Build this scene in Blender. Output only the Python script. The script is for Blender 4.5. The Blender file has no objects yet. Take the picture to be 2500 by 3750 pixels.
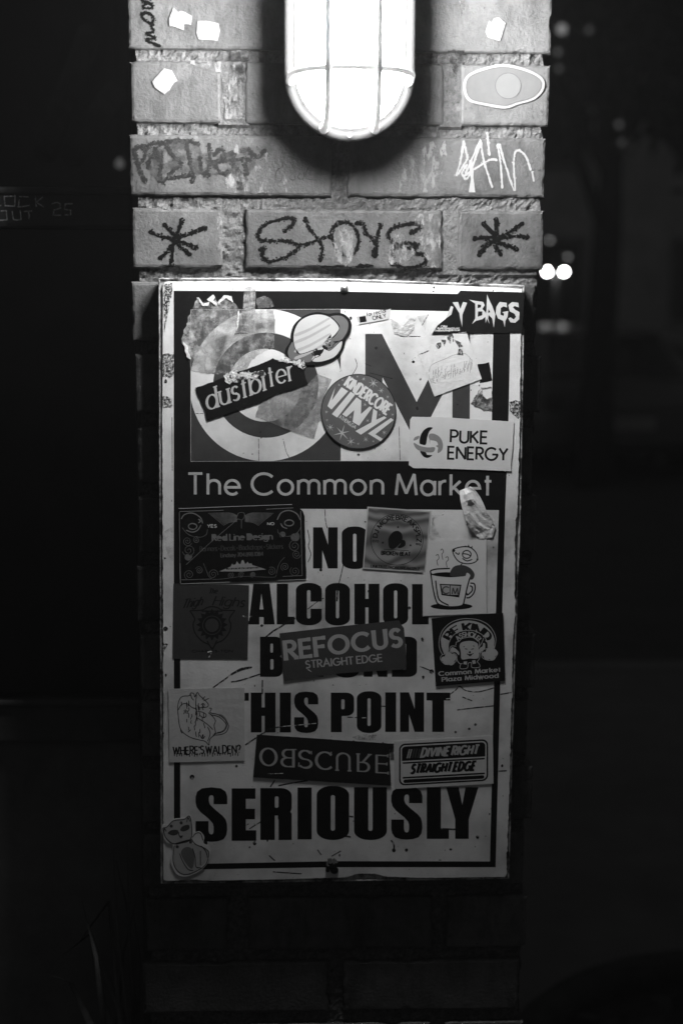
import bpy, bmesh, math, random
from mathutils import Vector, Matrix, noise
from mathutils.geometry import delaunay_2d_cdt, tessellate_polygon

random.seed(7)
scene = bpy.context.scene
C = scene.collection

# ------------------------------------------------------------------ camera
F_PX = 50 / 24 * 2500
CAM = Vector((-0.052, -1.43, 1.700))
ROT = (Matrix.Rotation(math.radians(-2.0), 3, 'Z')
       @ Matrix.Rotation(math.radians(90 - 8.5), 3, 'X')
       @ Matrix.Rotation(math.radians(0.29), 3, 'Z'))
cam_d = bpy.data.cameras.new('camera')
cam = bpy.data.objects.new('camera', cam_d)
C.objects.link(cam)
cam.matrix_world = Matrix.Translation(CAM) @ ROT.to_4x4()
cam_d.sensor_fit = 'HORIZONTAL'
cam_d.sensor_width = 24
cam_d.lens = 50
cam_d.clip_start = 0.02
cam_d.clip_end = 600
cam_d.dof.use_dof = True
cam_d.dof.focus_distance = 1.43
cam_d.dof.aperture_fstop = 3.5
cam_d.dof.aperture_blades = 9
scene.camera = cam

# ------------------------------------------------------------------ night sky
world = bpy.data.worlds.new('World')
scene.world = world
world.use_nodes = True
wn = world.node_tree.nodes
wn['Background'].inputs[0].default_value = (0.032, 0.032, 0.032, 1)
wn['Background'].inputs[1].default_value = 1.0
scene.view_settings.view_transform = 'Standard'
scene.view_settings.look = 'None'
scene.view_settings.exposure = 0
scene.view_settings.gamma = 1
scene.view_settings.use_curve_mapping = False
scene.cycles.max_bounces = 4
scene.cycles.volume_bounces = 0
scene.cycles.transparent_max_bounces = 24
GLASS_POWER = 190.0
BLOOM_HAZE = 0.0035


def P(px, py, d=0.0):
    """point of the upright plane y = -d that shows at this place of the photograph"""
    r = ROT @ Vector((px - 1250, 1875 - py, -F_PX))
    return CAM + r * ((-d - CAM.y) / r.y)


def far(px, py, dist):
    r = ROT @ Vector((px - 1250, 1875 - py, -F_PX))
    return CAM + r * (dist / r.y)


# ------------------------------------------------------------------ materials
MATS = {}


def base_mat(name):
    m = bpy.data.materials.new(name)
    m.use_nodes = True
    nt = m.node_tree
    return m, nt, nt.nodes['Principled BSDF']


def mat(name, v, rough=0.6, vary=0.12, scale=60, bump=0.0, bscale=300, spec=0.3, metal=0, coat=0, v2=None,
        thr=(0.45, 0.6), det=6, stretch=(1, 1, 1), alpha=None):
    """procedural grey: fine grain of +-vary, optional second tone v2 in noise patches, bump, ragged alpha"""
    if name in MATS:
        return MATS[name]
    m, nt, b = base_mat(name)
    N, L = nt.nodes.new, nt.links.new
    tc = N('ShaderNodeTexCoord')
    mp = N('ShaderNodeMapping')
    mp.inputs['Scale'].default_value = stretch
    L(tc.outputs['Object'], mp.inputs[0])
    n1 = N('ShaderNodeTexNoise')
    n1.inputs['Scale'].default_value = scale
    n1.inputs['Detail'].default_value = det
    n1.inputs['Roughness'].default_value = 0.7
    L(mp.outputs[0], n1.inputs['Vector'])
    mr = N('ShaderNodeMapRange')
    mr.inputs[1].default_value = 0.3
    mr.inputs[2].default_value = 0.7
    mr.inputs[3].default_value = max(0.0, v * (1 - vary))
    mr.inputs[4].default_value = v * (1 + vary)
    L(n1.outputs['Fac'], mr.inputs[0])
    out = mr.outputs[0]
    if v2 is not None:
        n2 = N('ShaderNodeTexNoise')
        n2.inputs['Scale'].default_value = scale * 0.35
        n2.inputs['Detail'].default_value = 9
        n2.inputs['Roughness'].default_value = 0.72
        L(mp.outputs[0], n2.inputs['Vector'])
        r2 = N('ShaderNodeMapRange')
        r2.inputs[1].default_value, r2.inputs[2].default_value = thr
        L(n2.outputs['Fac'], r2.inputs[0])
        mx = N('ShaderNodeMix')
        mx.data_type = 'FLOAT'
        L(r2.outputs[0], mx.inputs[0])
        L(out, mx.inputs[2])
        mx.inputs[3].default_value = v2
        out = mx.outputs[0]
    cc = N('ShaderNodeCombineColor')
    for i in range(3):
        L(out, cc.inputs[i])
    L(cc.outputs[0], b.inputs['Base Color'])
    b.inputs['Roughness'].default_value = rough
    b.inputs['Specular IOR Level'].default_value = spec
    b.inputs['Metallic'].default_value = metal
    b.inputs['Coat Weight'].default_value = coat
    if bump:
        n3 = N('ShaderNodeTexNoise')
        n3.inputs['Scale'].default_value = bscale
        n3.inputs['Detail'].default_value = 4
        n3.inputs['Roughness'].default_value = 0.6
        L(tc.outputs['Object'], n3.inputs['Vector'])
        bp = N('ShaderNodeBump')
        bp.inputs['Strength'].default_value = 1
        bp.inputs['Distance'].default_value = bump
        L(n3.outputs['Fac'], bp.inputs['Height'])
        L(bp.outputs[0], b.inputs['Normal'])
    if alpha:
        asc, lo, hi = alpha[:3]
        n4 = N('ShaderNodeTexNoise')
        n4.inputs['Scale'].default_value = asc
        n4.inputs['Detail'].default_value = 6
        n4.inputs['Roughness'].default_value = 0.65
        L(mp.outputs[0], n4.inputs['Vector'])
        r4 = N('ShaderNodeMapRange')
        r4.inputs[1].default_value, r4.inputs[2].default_value = lo, hi
        if len(alpha) > 3:
            r4.inputs[4].default_value = alpha[3]
        L(n4.outputs['Fac'], r4.inputs[0])
        L(r4.outputs[0], b.inputs['Alpha'])
    MATS[name] = m
    return m


def emit(name, v, strength):
    m, nt, b = base_mat(name)
    b.inputs['Base Color'].default_value = (v, v, v, 1)
    b.inputs['Emission Color'].default_value = (1, 1, 1, 1)
    b.inputs['Emission Strength'].default_value = strength
    return m


# ------------------------------------------------------------------ objects
def empty(name, loc, label=None, cat=None, group=None, kind=None):
    o = bpy.data.objects.new(name, None)
    C.objects.link(o)
    o.location = loc
    o.empty_display_size = 0.05
    tag(o, label, cat, group, kind)
    return o


def tag(o, label=None, cat=None, group=None, kind=None):
    for k, v in (('label', label), ('category', cat), ('group', group), ('kind', kind)):
        if v:
            o[k] = v
    return o


def mesh_obj(name, verts, faces, m, parent=None, smooth=False):
    """verts in world coordinates; kept relative to the parent chain's origin"""
    org = Vector((0, 0, 0))
    p = parent
    while p is not None:
        org = org + Vector(p.location)
        p = p.parent
    me = bpy.data.meshes.new(name)
    me.from_pydata([tuple(Vector(v) - org) for v in verts], [], faces)
    me.materials.append(m)
    if smooth:
        me.polygons.foreach_set('use_smooth', [True] * len(me.polygons))
    me.update()
    o = bpy.data.objects.new(name, me)
    C.objects.link(o)
    o.parent = parent
    return o


class MB:
    def __init__(self):
        self.v, self.f = [], []

    def add(self, verts, faces):
        n = len(self.v)
        self.v += [Vector(p) for p in verts]
        self.f += [tuple(i + n for i in f) for f in faces]

    def box(self, x0, x1, y0, y1, z0, z1):
        self.add([(x0, y0, z0), (x1, y0, z0), (x1, y1, z0), (x0, y1, z0), (x0, y0, z1), (x1, y0, z1), (x1, y1, z1), (x0, y1, z1)],
                 [(0, 1, 5, 4), (1, 2, 6, 5), (2, 3, 7, 6), (3, 0, 4, 7), (4, 5, 6, 7), (3, 2, 1, 0)])

    def tube(self, pts, radii, n=10, cap=True):
        pts = [Vector(p) for p in pts]
        if not isinstance(radii, (list, tuple)):
            radii = [radii] * len(pts)
        rings = []
        prev = None
        for i, p in enumerate(pts):
            t = (pts[min(i + 1, len(pts) - 1)] - pts[max(i - 1, 0)]).normalized()
            if prev is None:
                a = Vector((0, 0, 1)) if abs(t.z) < 0.9 else Vector((1, 0, 0))
                u = t.cross(a).normalized()
            else:
                u = (prev - t * prev.dot(t)).normalized()
            prev = u
            w = t.cross(u)
            rings.append([p + (u * math.cos(2 * math.pi * k / n) + w * math.sin(2 * math.pi * k / n)) * radii[i] for k in range(n)])
        fs = []
        for i in range(len(pts) - 1):
            for k in range(n):
                a, b = i * n + k, i * n + (k + 1) % n
                fs.append((a, b, b + n, a + n))
        if cap:
            fs.append(tuple(range(n))[::-1])
            fs.append(tuple(range((len(pts) - 1) * n, len(pts) * n)))
        self.add([q for r in rings for q in r], fs)

    def lathe(self, c, prof, n=16):
        c = Vector(c)
        vs, fs = [], []
        for r, z in prof:
            vs += [c + Vector((r * math.cos(2 * math.pi * k / n), r * math.sin(2 * math.pi * k / n), z)) for k in range(n)]
        for i in range(len(prof) - 1):
            for k in range(n):
                a, b = i * n + k, i * n + (k + 1) % n
                fs.append((a, b, b + n, a + n))
        self.add(vs, fs)

    def build(self, name, m, parent=None, smooth=False):
        return mesh_obj(name, self.v, self.f, m, parent, smooth)


# ------------------------------------------------------------------ flat shapes, in photograph pixels laid on an upright plane
def zt(ox, oy, s):
    def f(*a):
        if len(a) == 1:
            return [(ox + x * s, oy + y * s) for x, y in a[0]]
        return (ox + a[0] * s, oy + a[1] * s)
    f.s = s
    return f


ZA = zt(400, 0, .574); ZB = zt(1200, 0, .574); ZC = zt(400, 600, .574); ZD = zt(1200, 600, .574)
k_ = 750 / 1568
ZE = zt(540, 1250, k_); ZF = zt(1250, 1250, k_); ZG = zt(540, 1820, k_); ZH = zt(1250, 1820, k_)
ZI = zt(540, 2400, k_); ZJ = zt(1250, 2400, k_); ZK = zt(540, 2950, k_); ZL = zt(1250, 2950, k_)
ZO = zt(900, 2660, 560 / 1568); ZV = zt(1160, 1350, 310 / 1568); ZT = zt(0, 680, 480 / 1568)
ZR = zt(640, 1840, 500 / 1568); ZH2 = zt(620, 2130, 310 / 1568); ZS = zt(1030, 1130, 270 / 1568)
ZBK = zt(1570, 2230, 290 / 1568); ZG1 = zt(470, 470, 760 / 1568)
ID = zt(0, 0, 1)


def rag(pts, amp, step=8, seed=0, closed=True):
    out = []
    n = len(pts)
    for i in range(n if closed else n - 1):
        a, b = pts[i], pts[(i + 1) % n]
        L_ = math.hypot(b[0] - a[0], b[1] - a[1])
        k = max(1, int(L_ / step))
        for j in range(k):
            t = j / k
            x, y = a[0] + (b[0] - a[0]) * t, a[1] + (b[1] - a[1]) * t
            v = noise.noise_vector(Vector((x * 0.07 + seed * 9.1, y * 0.07, seed)))
            w = noise.noise_vector(Vector((x * 0.3 + seed * 3.7, y * 0.3, seed + 5)))
            out.append((x + amp * (v.x + 0.6 * w.x), y + amp * (v.y + 0.6 * w.y)))
    return out


def smooth(pts, n=5, closed=False):
    out = []
    m = len(pts)
    if m < 3:
        return list(pts)
    g = (lambda i: pts[i % m]) if closed else (lambda i: pts[max(0, min(m - 1, i))])
    for i in range(m if closed else m - 1):
        p0, p1, p2, p3 = g(i - 1), g(i), g(i + 1), g(i + 2)
        for j in range(n):
            t = j / n
            out.append(tuple(0.5 * (2 * p1[c] + (p2[c] - p0[c]) * t + (2 * p0[c] - 5 * p1[c] + 4 * p2[c] - p3[c]) * t * t
                                    + (3 * p1[c] - p0[c] - 3 * p2[c] + p3[c]) * t ** 3) for c in (0, 1)))
    if not closed:
        out.append(pts[-1])
    return out


def circ(cx, cy, r, ry=None, n=36, a0=0, a1=360):
    ry = r if ry is None else ry
    k = n if a1 - a0 == 360 else n + 1
    return [(cx + r * math.cos(math.radians(a0 + (a1 - a0) * i / n)), cy + ry * math.sin(math.radians(a0 + (a1 - a0) * i / n))) for i in range(k)]


def rrect(x0, y0, x1, y1, rx, ry=None, n=6):
    ry = rx if ry is None else ry
    o = []
    for cx, cy, a in ((x1 - rx, y0 + ry, -90), (x1 - rx, y1 - ry, 0), (x0 + rx, y1 - ry, 90), (x0 + rx, y0 + ry, 180)):
        for i in range(n + 1):
            t = math.radians(a + 90 * i / n)
            o.append((cx + rx * math.cos(t), cy + ry * math.sin(t)))
    return o


def rect(x0, y0, x1, y1):
    return [(x0, y0), (x1, y0), (x1, y1), (x0, y1)]


def stroke(pts, w, closed=False, cap=False, widths=None):
    """list of convex pieces covering a line of width w"""
    out = []
    pts = [p for i, p in enumerate(pts) if i == 0 or math.hypot(p[0] - pts[i - 1][0], p[1] - pts[i - 1][1]) > 1e-3]
    n = len(pts)
    segs = []
    for i in range(n if closed else n - 1):
        a, b = pts[i], pts[(i + 1) % n]
        dx, dy = b[0] - a[0], b[1] - a[1]
        L_ = math.hypot(dx, dy) or 1
        hw = (widths[i % len(widths)] if widths else w) / 2
        nx, ny = -dy / L_ * hw, dx / L_ * hw
        segs.append((a, b, nx, ny, hw))
        out.append([(a[0] + nx, a[1] + ny), (b[0] + nx, b[1] + ny), (b[0] - nx, b[1] - ny), (a[0] - nx, a[1] - ny)])
    m = len(segs)
    for i in range(m if closed else m - 1):
        s, t = segs[i], segs[(i + 1) % m]
        p = s[1]
        cr = s[2] * t[3] - s[3] * t[2]
        if abs(cr) < 1e-3 * s[4] * t[4]:
            continue
        sg = -1 if cr > 0 else 1
        a = (p[0] + sg * s[2], p[1] + sg * s[3])
        b = (p[0] + sg * t[2], p[1] + sg * t[3])
        mx, my = (sg * (s[2] + t[2]), sg * (s[3] + t[3]))
        ml = mx * mx + my * my
        hh = (s[4] + t[4]) / 2
        if ml > 0.5 * hh * hh * 1.2:
            k = 2 * hh * hh / ml
            out.append([p, a, (p[0] + mx * k, p[1] + my * k), b])
        else:
            out.append([p, a, b])
    if cap:
        for q in (pts[0], pts[-1]):
            out.append(circ(q[0], q[1], w / 2, n=10))
    return out


def lines(tr, ls, w, sm=True):
    """many ink lines given in a zoom's coordinates; w in photograph pixels"""
    out = []
    for l in ls:
        cl = l[0] == l[-1] and len(l) > 3
        q = tr(l[:-1] if cl else l)
        if sm:
            q = smooth(q, 4, cl)
        out += stroke(q, w, cl)
    return out


def area2(p):
    return sum(p[i][0] * p[(i + 1) % len(p)][1] - p[(i + 1) % len(p)][0] * p[i][1] for i in range(len(p)))


def flat(name, pos, neg=(), d=0.0, m=None, parent=None, surf=None, ons=None):
    """union of pos polygons minus neg polygons, as one mesh on the plane at depth d"""
    verts, faces = [], []
    allp = [p for p in list(pos) + list(neg)]
    keep = []
    npos = 0
    for i, p in enumerate(allp):
        if len(p) < 3:
            continue
        if abs(area2(p)) < 1e-3:
            continue
        if i < len(pos):
            npos += 1
        q = p if area2(p) > 0 else p[::-1]
        faces.append(list(range(len(verts), len(verts) + len(q))))
        verts += [Vector((x, y)) for x, y in q]
    if not verts:
        return None
    v, e, f, ov, oe, of = delaunay_2d_cdt(verts, [], faces, 1, 1e-3)
    tris = []
    for tri, ids in zip(f, of):
        if any(i < npos for i in ids) and not any(i >= npos for i in ids):
            tris.append(tuple(tri))
    dd = surf if surf else (lambda x, y: d)
    used = sorted({i for t in tris for i in t})
    ix = {u: k for k, u in enumerate(used)}
    pv = [P(v[u].x, v[u].y, dd(v[u].x, v[u].y)) for u in used]
    fs = [tuple(ix[i] for i in t) for t in tris]
    # face the viewer (towards -y)
    if fs:
        a, b, c = (pv[i] for i in fs[0])
        if (b - a).cross(c - a).y > 0:
            fs = [t[::-1] for t in fs]
    o = mesh_obj(name, pv, fs, m, parent)
    if name in ('speck', 'crack', 'scratch', 'scrollwork', 'worn_print', 'drip', 'crease', 'skull', 'cloud_line'):
        o['kind'] = 'stuff'
    return o


def slab(name, poly, d, th, m, parent=None, lift=None, bevel=0):
    """a sheet with the outline poly, front face at depth d, th thick"""
    if area2(poly) < 0:
        poly = poly[::-1]
    n = len(poly)
    lf = lift or (lambda x, y: 0)
    fr = [P(x, y, d + lf(x, y)) for x, y in poly]
    bk = [p + Vector((0, th, 0)) for p in fr]
    tris = tessellate_polygon([[Vector((x, y, 0)) for x, y in poly]])
    fs = []
    for t in tris:
        a, b, c = (fr[i] for i in t)
        t = tuple(t)
        if (b - a).cross(c - a).y > 0:
            t = t[::-1]
        fs.append(t)
        fs.append(tuple(i + n for i in t[::-1]))
    for i in range(n):
        j = (i + 1) % n
        fs.append((i, i + n, j + n, j))
    return mesh_obj(name, fr + bk, fs, m, parent)


# ------------------------------------------------------------------ lettering
def arc(cx, cy, rx, ry, a0, a1, n=10):
    return [(cx + rx * math.cos(math.radians(a0 + (a1 - a0) * i / n)), cy + ry * math.sin(math.radians(a0 + (a1 - a0) * i / n))) for i in range(n + 1)]


XH = .68
bowl = lambda: arc(.3, XH / 2, .3, XH / 2, 0, 360, 18)
GL = {
    'A': (.84, [[(0, 0), (.42, 1), (.84, 0)], [(.15, .34), (.69, .34)]]),
    'B': (.58, [[(0, 0), (0, 1)], [(0, 1)] + arc(.28, .76, .24, .24, 90, -90) + [(0, .52)], [(.28, .52)] + arc(.3, .26, .28, .26, 90, -90) + [(0, 0)]]),
    'C': (.88, [arc(.5, .5, .5, .5, 42, 318, 18)]),
    'D': (.7, [[(0, 0), (0, 1)] + arc(.22, .5, .48, .5, 90, -90, 14) + [(0, 0)]]),
    'E': (.52, [[(.5, 1), (0, 1), (0, 0), (.52, 0)], [(0, .52), (.46, .52)]]),
    'F': (.5, [[(.5, 1), (0, 1), (0, 0)], [(0, .5), (.42, .5)]]),
    'G': (.95, [arc(.5, .5, .5, .5, 45, 350, 18) + [(.98, .46), (.56, .46)]]),
    'H': (.66, [[(0, 0), (0, 1)], [(.66, 0), (.66, 1)], [(0, .52), (.66, .52)]]),
    'I': (.02, [[(0, 0), (0, 1)]]),
    'J': (.4, [[(.4, 1)] + [(.4, .24)] + arc(.2, .22, .2, .22, 0, -170)]),
    'K': (.6, [[(0, 0), (0, 1)], [(.56, 1), (.02, .45)], [(.16, .58), (.6, 0)]]),
    'L': (.46, [[(0, 1), (0, 0), (.46, 0)]]),
    'M': (.9, [[(0, 0), (.1, 1), (.45, .08), (.8, 1), (.9, 0)]]),
    'N': (.72, [[(0, 0), (0, 1), (.72, 0), (.72, 1)]]),
    'O': (1.0, [arc(.5, .5, .5, .5, 0, 360, 24)]),
    'P': (.54, [[(0, 0), (0, 1)] + arc(.28, .73, .26, .27, 90, -90) + [(0, .46)]]),
    'R': (.56, [[(0, 0), (0, 1)] + arc(.28, .74, .26, .26, 90, -90) + [(0, .48)], [(.22, .48), (.58, 0)]]),
    'S': (.52, [arc(.26, .75, .24, .25, 25, 270, 10) + arc(.26, .25, .26, .25, 90, -150, 10)[0:]]),
    'T': (.6, [[(0, 1), (.6, 1)], [(.3, 1), (.3, 0)]]),
    'U': (.64, [[(0, 1), (0, .3)] + arc(.32, .3, .32, .3, 180, 360) + [(.64, 1)]]),
    'V': (.74, [[(0, 1), (.37, 0), (.74, 1)]]),
    'W': (1.0, [[(0, 1), (.26, 0), (.5, .9), (.74, 0), (1, 1)]]),
    'X': (.66, [[(0, 0), (.66, 1)], [(0, 1), (.66, 0)]]),
    'Y': (.68, [[(0, 1), (.34, .48), (.68, 1)], [(.34, .48), (.34, 0)]]),
    'Z': (.58, [[(0, 1), (.56, 1), (0, 0), (.58, 0)]]),
    'a': (.6, [bowl(), [(.6, 0), (.6, XH)]]),
    'b': (.6, [bowl(), [(0, 0), (0, 1)]]),
    'c': (.52, [arc(.3, XH / 2, .3, XH / 2, 45, 315, 14)]),
    'd': (.6, [bowl(), [(.6, 0), (.6, 1)]]),
    'e': (.6, [[(0, XH / 2), (.6, XH / 2)] + arc(.3, XH / 2, .3, XH / 2, 0, 315, 16)[1:]]),
    'f': (.3, [[(.34, .98)] + arc(.26, .82, .14, .16, 90, 180) + [(.12, 0)], [(0, XH), (.32, XH)]]),
    'g': (.6, [bowl(), [(.6, XH), (.6, -.06)] + arc(.3, -.06, .3, .24, 0, -160)]),
    'h': (.5, [[(0, 0), (0, 1)], [(0, .4)] + arc(.25, XH - .25, .25, .25, 180, 0)[1:] + [(.5, 0)]]),
    'i': (.02, [[(0, 0), (0, XH)], [(0, .86), (0, .98)]]),
    'k': (.46, [[(0, 0), (0, 1)], [(.42, XH), (.02, .28)], [(.13, .38), (.48, 0)]]),
    'l': (.02, [[(0, 0), (0, 1)]]),
    'm': (.88, [[(0, 0), (0, XH)], [(0, .4)] + arc(.22, XH - .22, .22, .22, 180, 0)[1:] + [(.44, 0)], [(.44, .4)] + arc(.66, XH - .22, .22, .22, 180, 0)[1:] + [(.88, 0)]]),
    'n': (.5, [[(0, 0), (0, XH)], [(0, .4)] + arc(.25, XH - .25, .25, .25, 180, 0)[1:] + [(.5, 0)]]),
    'o': (.62, [arc(.31, XH / 2, .31, XH / 2, 0, 360, 20)]),
    'p': (.6, [bowl(), [(0, -.3), (0, XH)]]),
    'r': (.28, [[(0, 0), (0, XH)], [(0, .42)] + arc(.24, XH - .24, .24, .24, 180, 80, 6)[1:]]),
    's': (.38, [arc(.19, XH * .74, .17, XH * .26, 25, 270, 8) + arc(.19, XH * .24, .19, XH * .24, 90, -150, 8)]),
    't': (.3, [[(.13, .94), (.13, 0)], [(0, XH), (.3, XH)]]),
    'u': (.5, [[(0, XH), (0, .25)] + arc(.25, .25, .25, .25, 180, 360)[1:] + [(.5, XH)], [(.5, .25), (.5, 0)]]),
    'w': (.8, [[(0, XH), (.2, 0), (.4, XH * .9), (.6, 0), (.8, XH)]]),
    'x': (.5, [[(0, 0), (.5, XH)], [(0, XH), (.5, 0)]]),
    'y': (.54, [[(0, XH), (.27, 0)], [(.54, XH), (.12, -.32)]]),
    'z': (.46, [[(0, XH), (.44, XH), (0, 0), (.46, 0)]]),
    '0': (.56, [arc(.28, .5, .28, .5, 0, 360, 18)]),
    '1': (.2, [[(0, .8), (.2, 1), (.2, 0)]]),
    '2': (.52, [arc(.26, .74, .26, .26, 170, -20, 8) + [(0, 0), (.54, 0)]]),
    '4': (.6, [[(.44, 0), (.44, 1), (0, .3), (.6, .3)]]),
    '5': (.52, [[(.5, 1), (.08, 1), (.04, .56)] + arc(.24, .32, .28, .3, 120, -140, 9)]),
    '7': (.52, [[(0, 1), (.52, 1), (.16, 0)]]),
    '8': (.54, [arc(.27, .76, .22, .24, -90, 270, 14), arc(.27, .26, .27, .26, 90, 450, 14)]),
    '9': (.54, [arc(.27, .7, .27, .3, 0, 360, 14), [(.54, .7), (.2, 0)]]),
    '3': (.52, [arc(.25, .76, .24, .24, 150, -80, 8) + arc(.25, .26, .27, .26, 80, -150, 8)]),
    '.': (.02, [[(0, 0), (0, .12)]]),
    ',': (.06, [[(.06, .12), (0, -.14)]]),
    '-': (.3, [[(0, .42), (.3, .42)]]),
    '/': (.36, [[(0, -.05), (.36, 1.05)]]),
    '!': (.06, [[(.03, .3), (.03, 1)], [(.03, 0), (.03, .12)]]),
    "'": (.02, [[(0, .75), (0, 1)]]),
    '?': (.5, [arc(.25, .74, .24, .25, 170, -60, 8) + [(.25, .3)], [(.25, 0), (.25, .1)]]),
    '*': (.2, [arc(.1, .42, .1, .1, 0, 360, 6)]),
}


def layout(s, gap=.24, space=.42):
    x, out = 0.0, []
    for ch in s:
        if ch == ' ':
            x += space
            continue
        w, st = GL[ch]
        out.append((ch, x, w, st))
        x += w + gap
    return out, x - gap


def glyph_polys(strokes, f, wv, wh, serif=0, jit=0):
    """strokes in font space, f maps them; wv/wh widths of upright/level strokes"""
    out = []
    for st in strokes:
        cl = len(st) > 8 and math.hypot(st[0][0] - st[-1][0], st[0][1] - st[-1][1]) < 1e-3
        pts = st[:-1] if cl else st
        q = [f(x, y) for x, y in pts]
        ws = []
        n = len(pts)
        for i in range(n if cl else n - 1):
            a, b = pts[i], pts[(i + 1) % n]
            l_ = math.hypot(b[0] - a[0], b[1] - a[1]) or 1
            t = abs(b[1] - a[1]) / l_
            ws.append(wh + (wv - wh) * t)
        out += stroke(q, wv, cl, widths=ws)
        if serif and not cl:
            for e, i0 in ((pts[0], pts[1]), (pts[-1], pts[-2])):
                dx, dy = e[0] - i0[0], e[1] - i0[1]
                if min(abs(e[1]), abs(e[1] - 1), abs(e[1] - XH)) < .02 and abs(dy) > abs(dx) * .6:
                    out += stroke([f(e[0] - serif, e[1]), f(e[0] + serif, e[1])], wh)
                elif abs(dx) > abs(dy) and min(abs(e[1]), abs(e[1] - 1), abs(e[1] - .5)) < .06:
                    out += stroke([f(e[0], e[1] - serif * .9), f(e[0], e[1] + serif * .9)], wh)
    return out


def text(s, tr, p0, p1, h, wv, wh=None, serif=0, up=None, gap=.24, space=.42, bounce=0):
    """fits s between p0 and p1 on its baseline (zoom coordinates); widths in zoom units"""
    wh = wv if wh is None else wh
    gl, W = layout(s, gap, space)
    ux, uy = (p1[0] - p0[0]) / W, (p1[1] - p0[1]) / W
    if up is None:
        l_ = math.hypot(ux, uy)
        up = (uy / l_ * h, -ux / l_ * h)
    out = []
    for k, (ch, x, w, st) in enumerate(gl):
        b = bounce * math.sin(k * 2.3 + 1) if bounce else 0
        def f(gx, gy, x=x, b=b):
            gy += b
            return tr(p0[0] + ux * (x + gx) + up[0] * gy, p0[1] + uy * (x + gx) + up[1] * gy)
        out += glyph_polys(st, f, wv * tr.s, wh * tr.s, serif)
    return out


def text_arc(s, tr, c, r, a0, a1, h, wv, wh=None, serif=0, gap=.24, ry=None, space=.42):
    """on a circle; angles in degrees clockwise from the top, text runs a0 -> a1"""
    wh = wv if wh is None else wh
    ry = r if ry is None else ry
    gl, W = layout(s, gap, space)
    out = []
    for ch, x, w, st in gl:
        def f(gx, gy, x=x, w=w):
            am = math.radians(a0 + (a1 - a0) * (x + w / 2) / W)
            da = (gx - w / 2) * math.radians(a1 - a0) / W
            rr = 1 + gy * h / r
            t = am + da
            return tr(c[0] + math.sin(t) * r * rr, c[1] - math.cos(t) * ry * rr)
        out += glyph_polys(st, f, wv * tr.s, wh * tr.s, serif)
    return out


S_OUT = [(.5, 0), (.8, .02), (.95, .08), (1, .17), (1, .31), (.57, .31), (.57, .19), (.55, .155), (.5, .145), (.44, .16), (.42, .2), (.42, .26),
         (.46, .32), (.6, .4), (.85, .52), (.95, .59), (.99, .67), (1, .78), (.97, .88), (.88, .955), (.7, .99), (.5, 1), (.3, .99), (.12, .955),
         (.03, .88), (0, .8), (0, .62), (.41, .62), (.41, .8), (.44, .85), (.5, .865), (.55, .85), (.57, .8), (.57, .72), (.54, .66), (.42, .58),
         (.15, .45), (.04, .37), (0, .28), (0, .17), (.05, .08), (.2, .02)]


def heavy(ch, x0, x1, y0, y1):
    """fat condensed poster capitals in the box x0..x1, y0..y1"""
    W, H = x1 - x0, y1 - y0
    m = lambda pts: [(x0 + a * W, y0 + b * H) for a, b in pts]
    R = lambda a, b, c, d: m(rect(a, b, c, d))
    RR = lambda a, b, c, d, rx, ry: m(rrect(a, b, c, d, rx, ry))
    if ch == 'N':
        return [R(0, 0, 1, 1)], [m([(.375, -.1), (.61, -.1), (.61, .42), (.375, 0)]), m([(.375, .56), (.61, 1), (.61, 1.1), (.375, 1.1)])]
    if ch == 'O':
        return [RR(0, 0, 1, 1, .46, .17)], [RR(.435, .17, .565, .83, .064, .035)]
    if ch == 'A':
        return [m([(.185, 0), (.8, 0), (1, 1), (0, 1)])], [m([(.49, .24), (.565, .63), (.42, .63)]), R(.41, .82, .575, 1.1)]
    if ch == 'L':
        return [R(0, 0, .64, 1), R(0, .81, 1, 1)], []
    if ch == 'C':
        return [RR(0, 0, 1, 1, .46, .17)], [RR(.43, .17, .565, .84, .064, .035), R(.54, .44, 1.1, .61)]
    if ch == 'H':
        return [R(0, 0, .44, 1), R(.56, 0, 1, 1), R(.4, .37, .6, .585)], []
    if ch == 'B':
        return [RR(0, 0, .97, .53, .3, .12), R(0, 0, .6, 1), RR(0, .46, 1, 1, .3, .13)], [RR(.46, .17, .58, .4, .05, .03), RR(.46, .56, .6, .82, .05, .03)]
    if ch == 'E':
        return [R(0, 0, .58, 1), R(0, 0, .97, .2), R(0, .39, .95, .59), R(0, .8, 1, 1)], []
    if ch == 'Y':
        return [m([(0, 0), (.39, 0), (.5, .34), (.6, 0), (1, 0), (.7, .62), (.7, 1), (.28, 1), (.28, .62)])], []
    if ch == 'D':
        return [R(0, 0, .6, 1), RR(0, 0, 1, 1, .34, .14)], [RR(.44, .17, .57, .83, .05, .03)]
    if ch == 'T':
        return [R(0, 0, 1, .2), R(.24, 0, .74, 1)], []
    if ch == 'I':
        return [R(0, 0, 1, 1)], []
    if ch == 'S':
        return [m(S_OUT)], []
    if ch == 'P':
        return [R(0, 0, .47, 1), RR(.1, 0, 1, .59, .34, .15)], [RR(.45, .17, .59, .42, .05, .03)]
    if ch == 'R':
        return [R(0, 0, .46, 1), RR(.1, 0, 1, .53, .34, .15), RR(.56, .44, 1, 1.2, .16, .07)], [RR(.46, .16, .58, .38, .05, .03), R(.46, .6, .58, 1.1), R(-.1, 1, 1.2, 1.3)]
    if ch == 'U':
        return [RR(0, -.3, 1, 1, .46, .17)], [R(.435, -.4, .565, .6), RR(.435, .4, .565, .83, .064, .035), R(-.1, -.5, 1.1, 0)]
    raise KeyError(ch)

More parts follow.
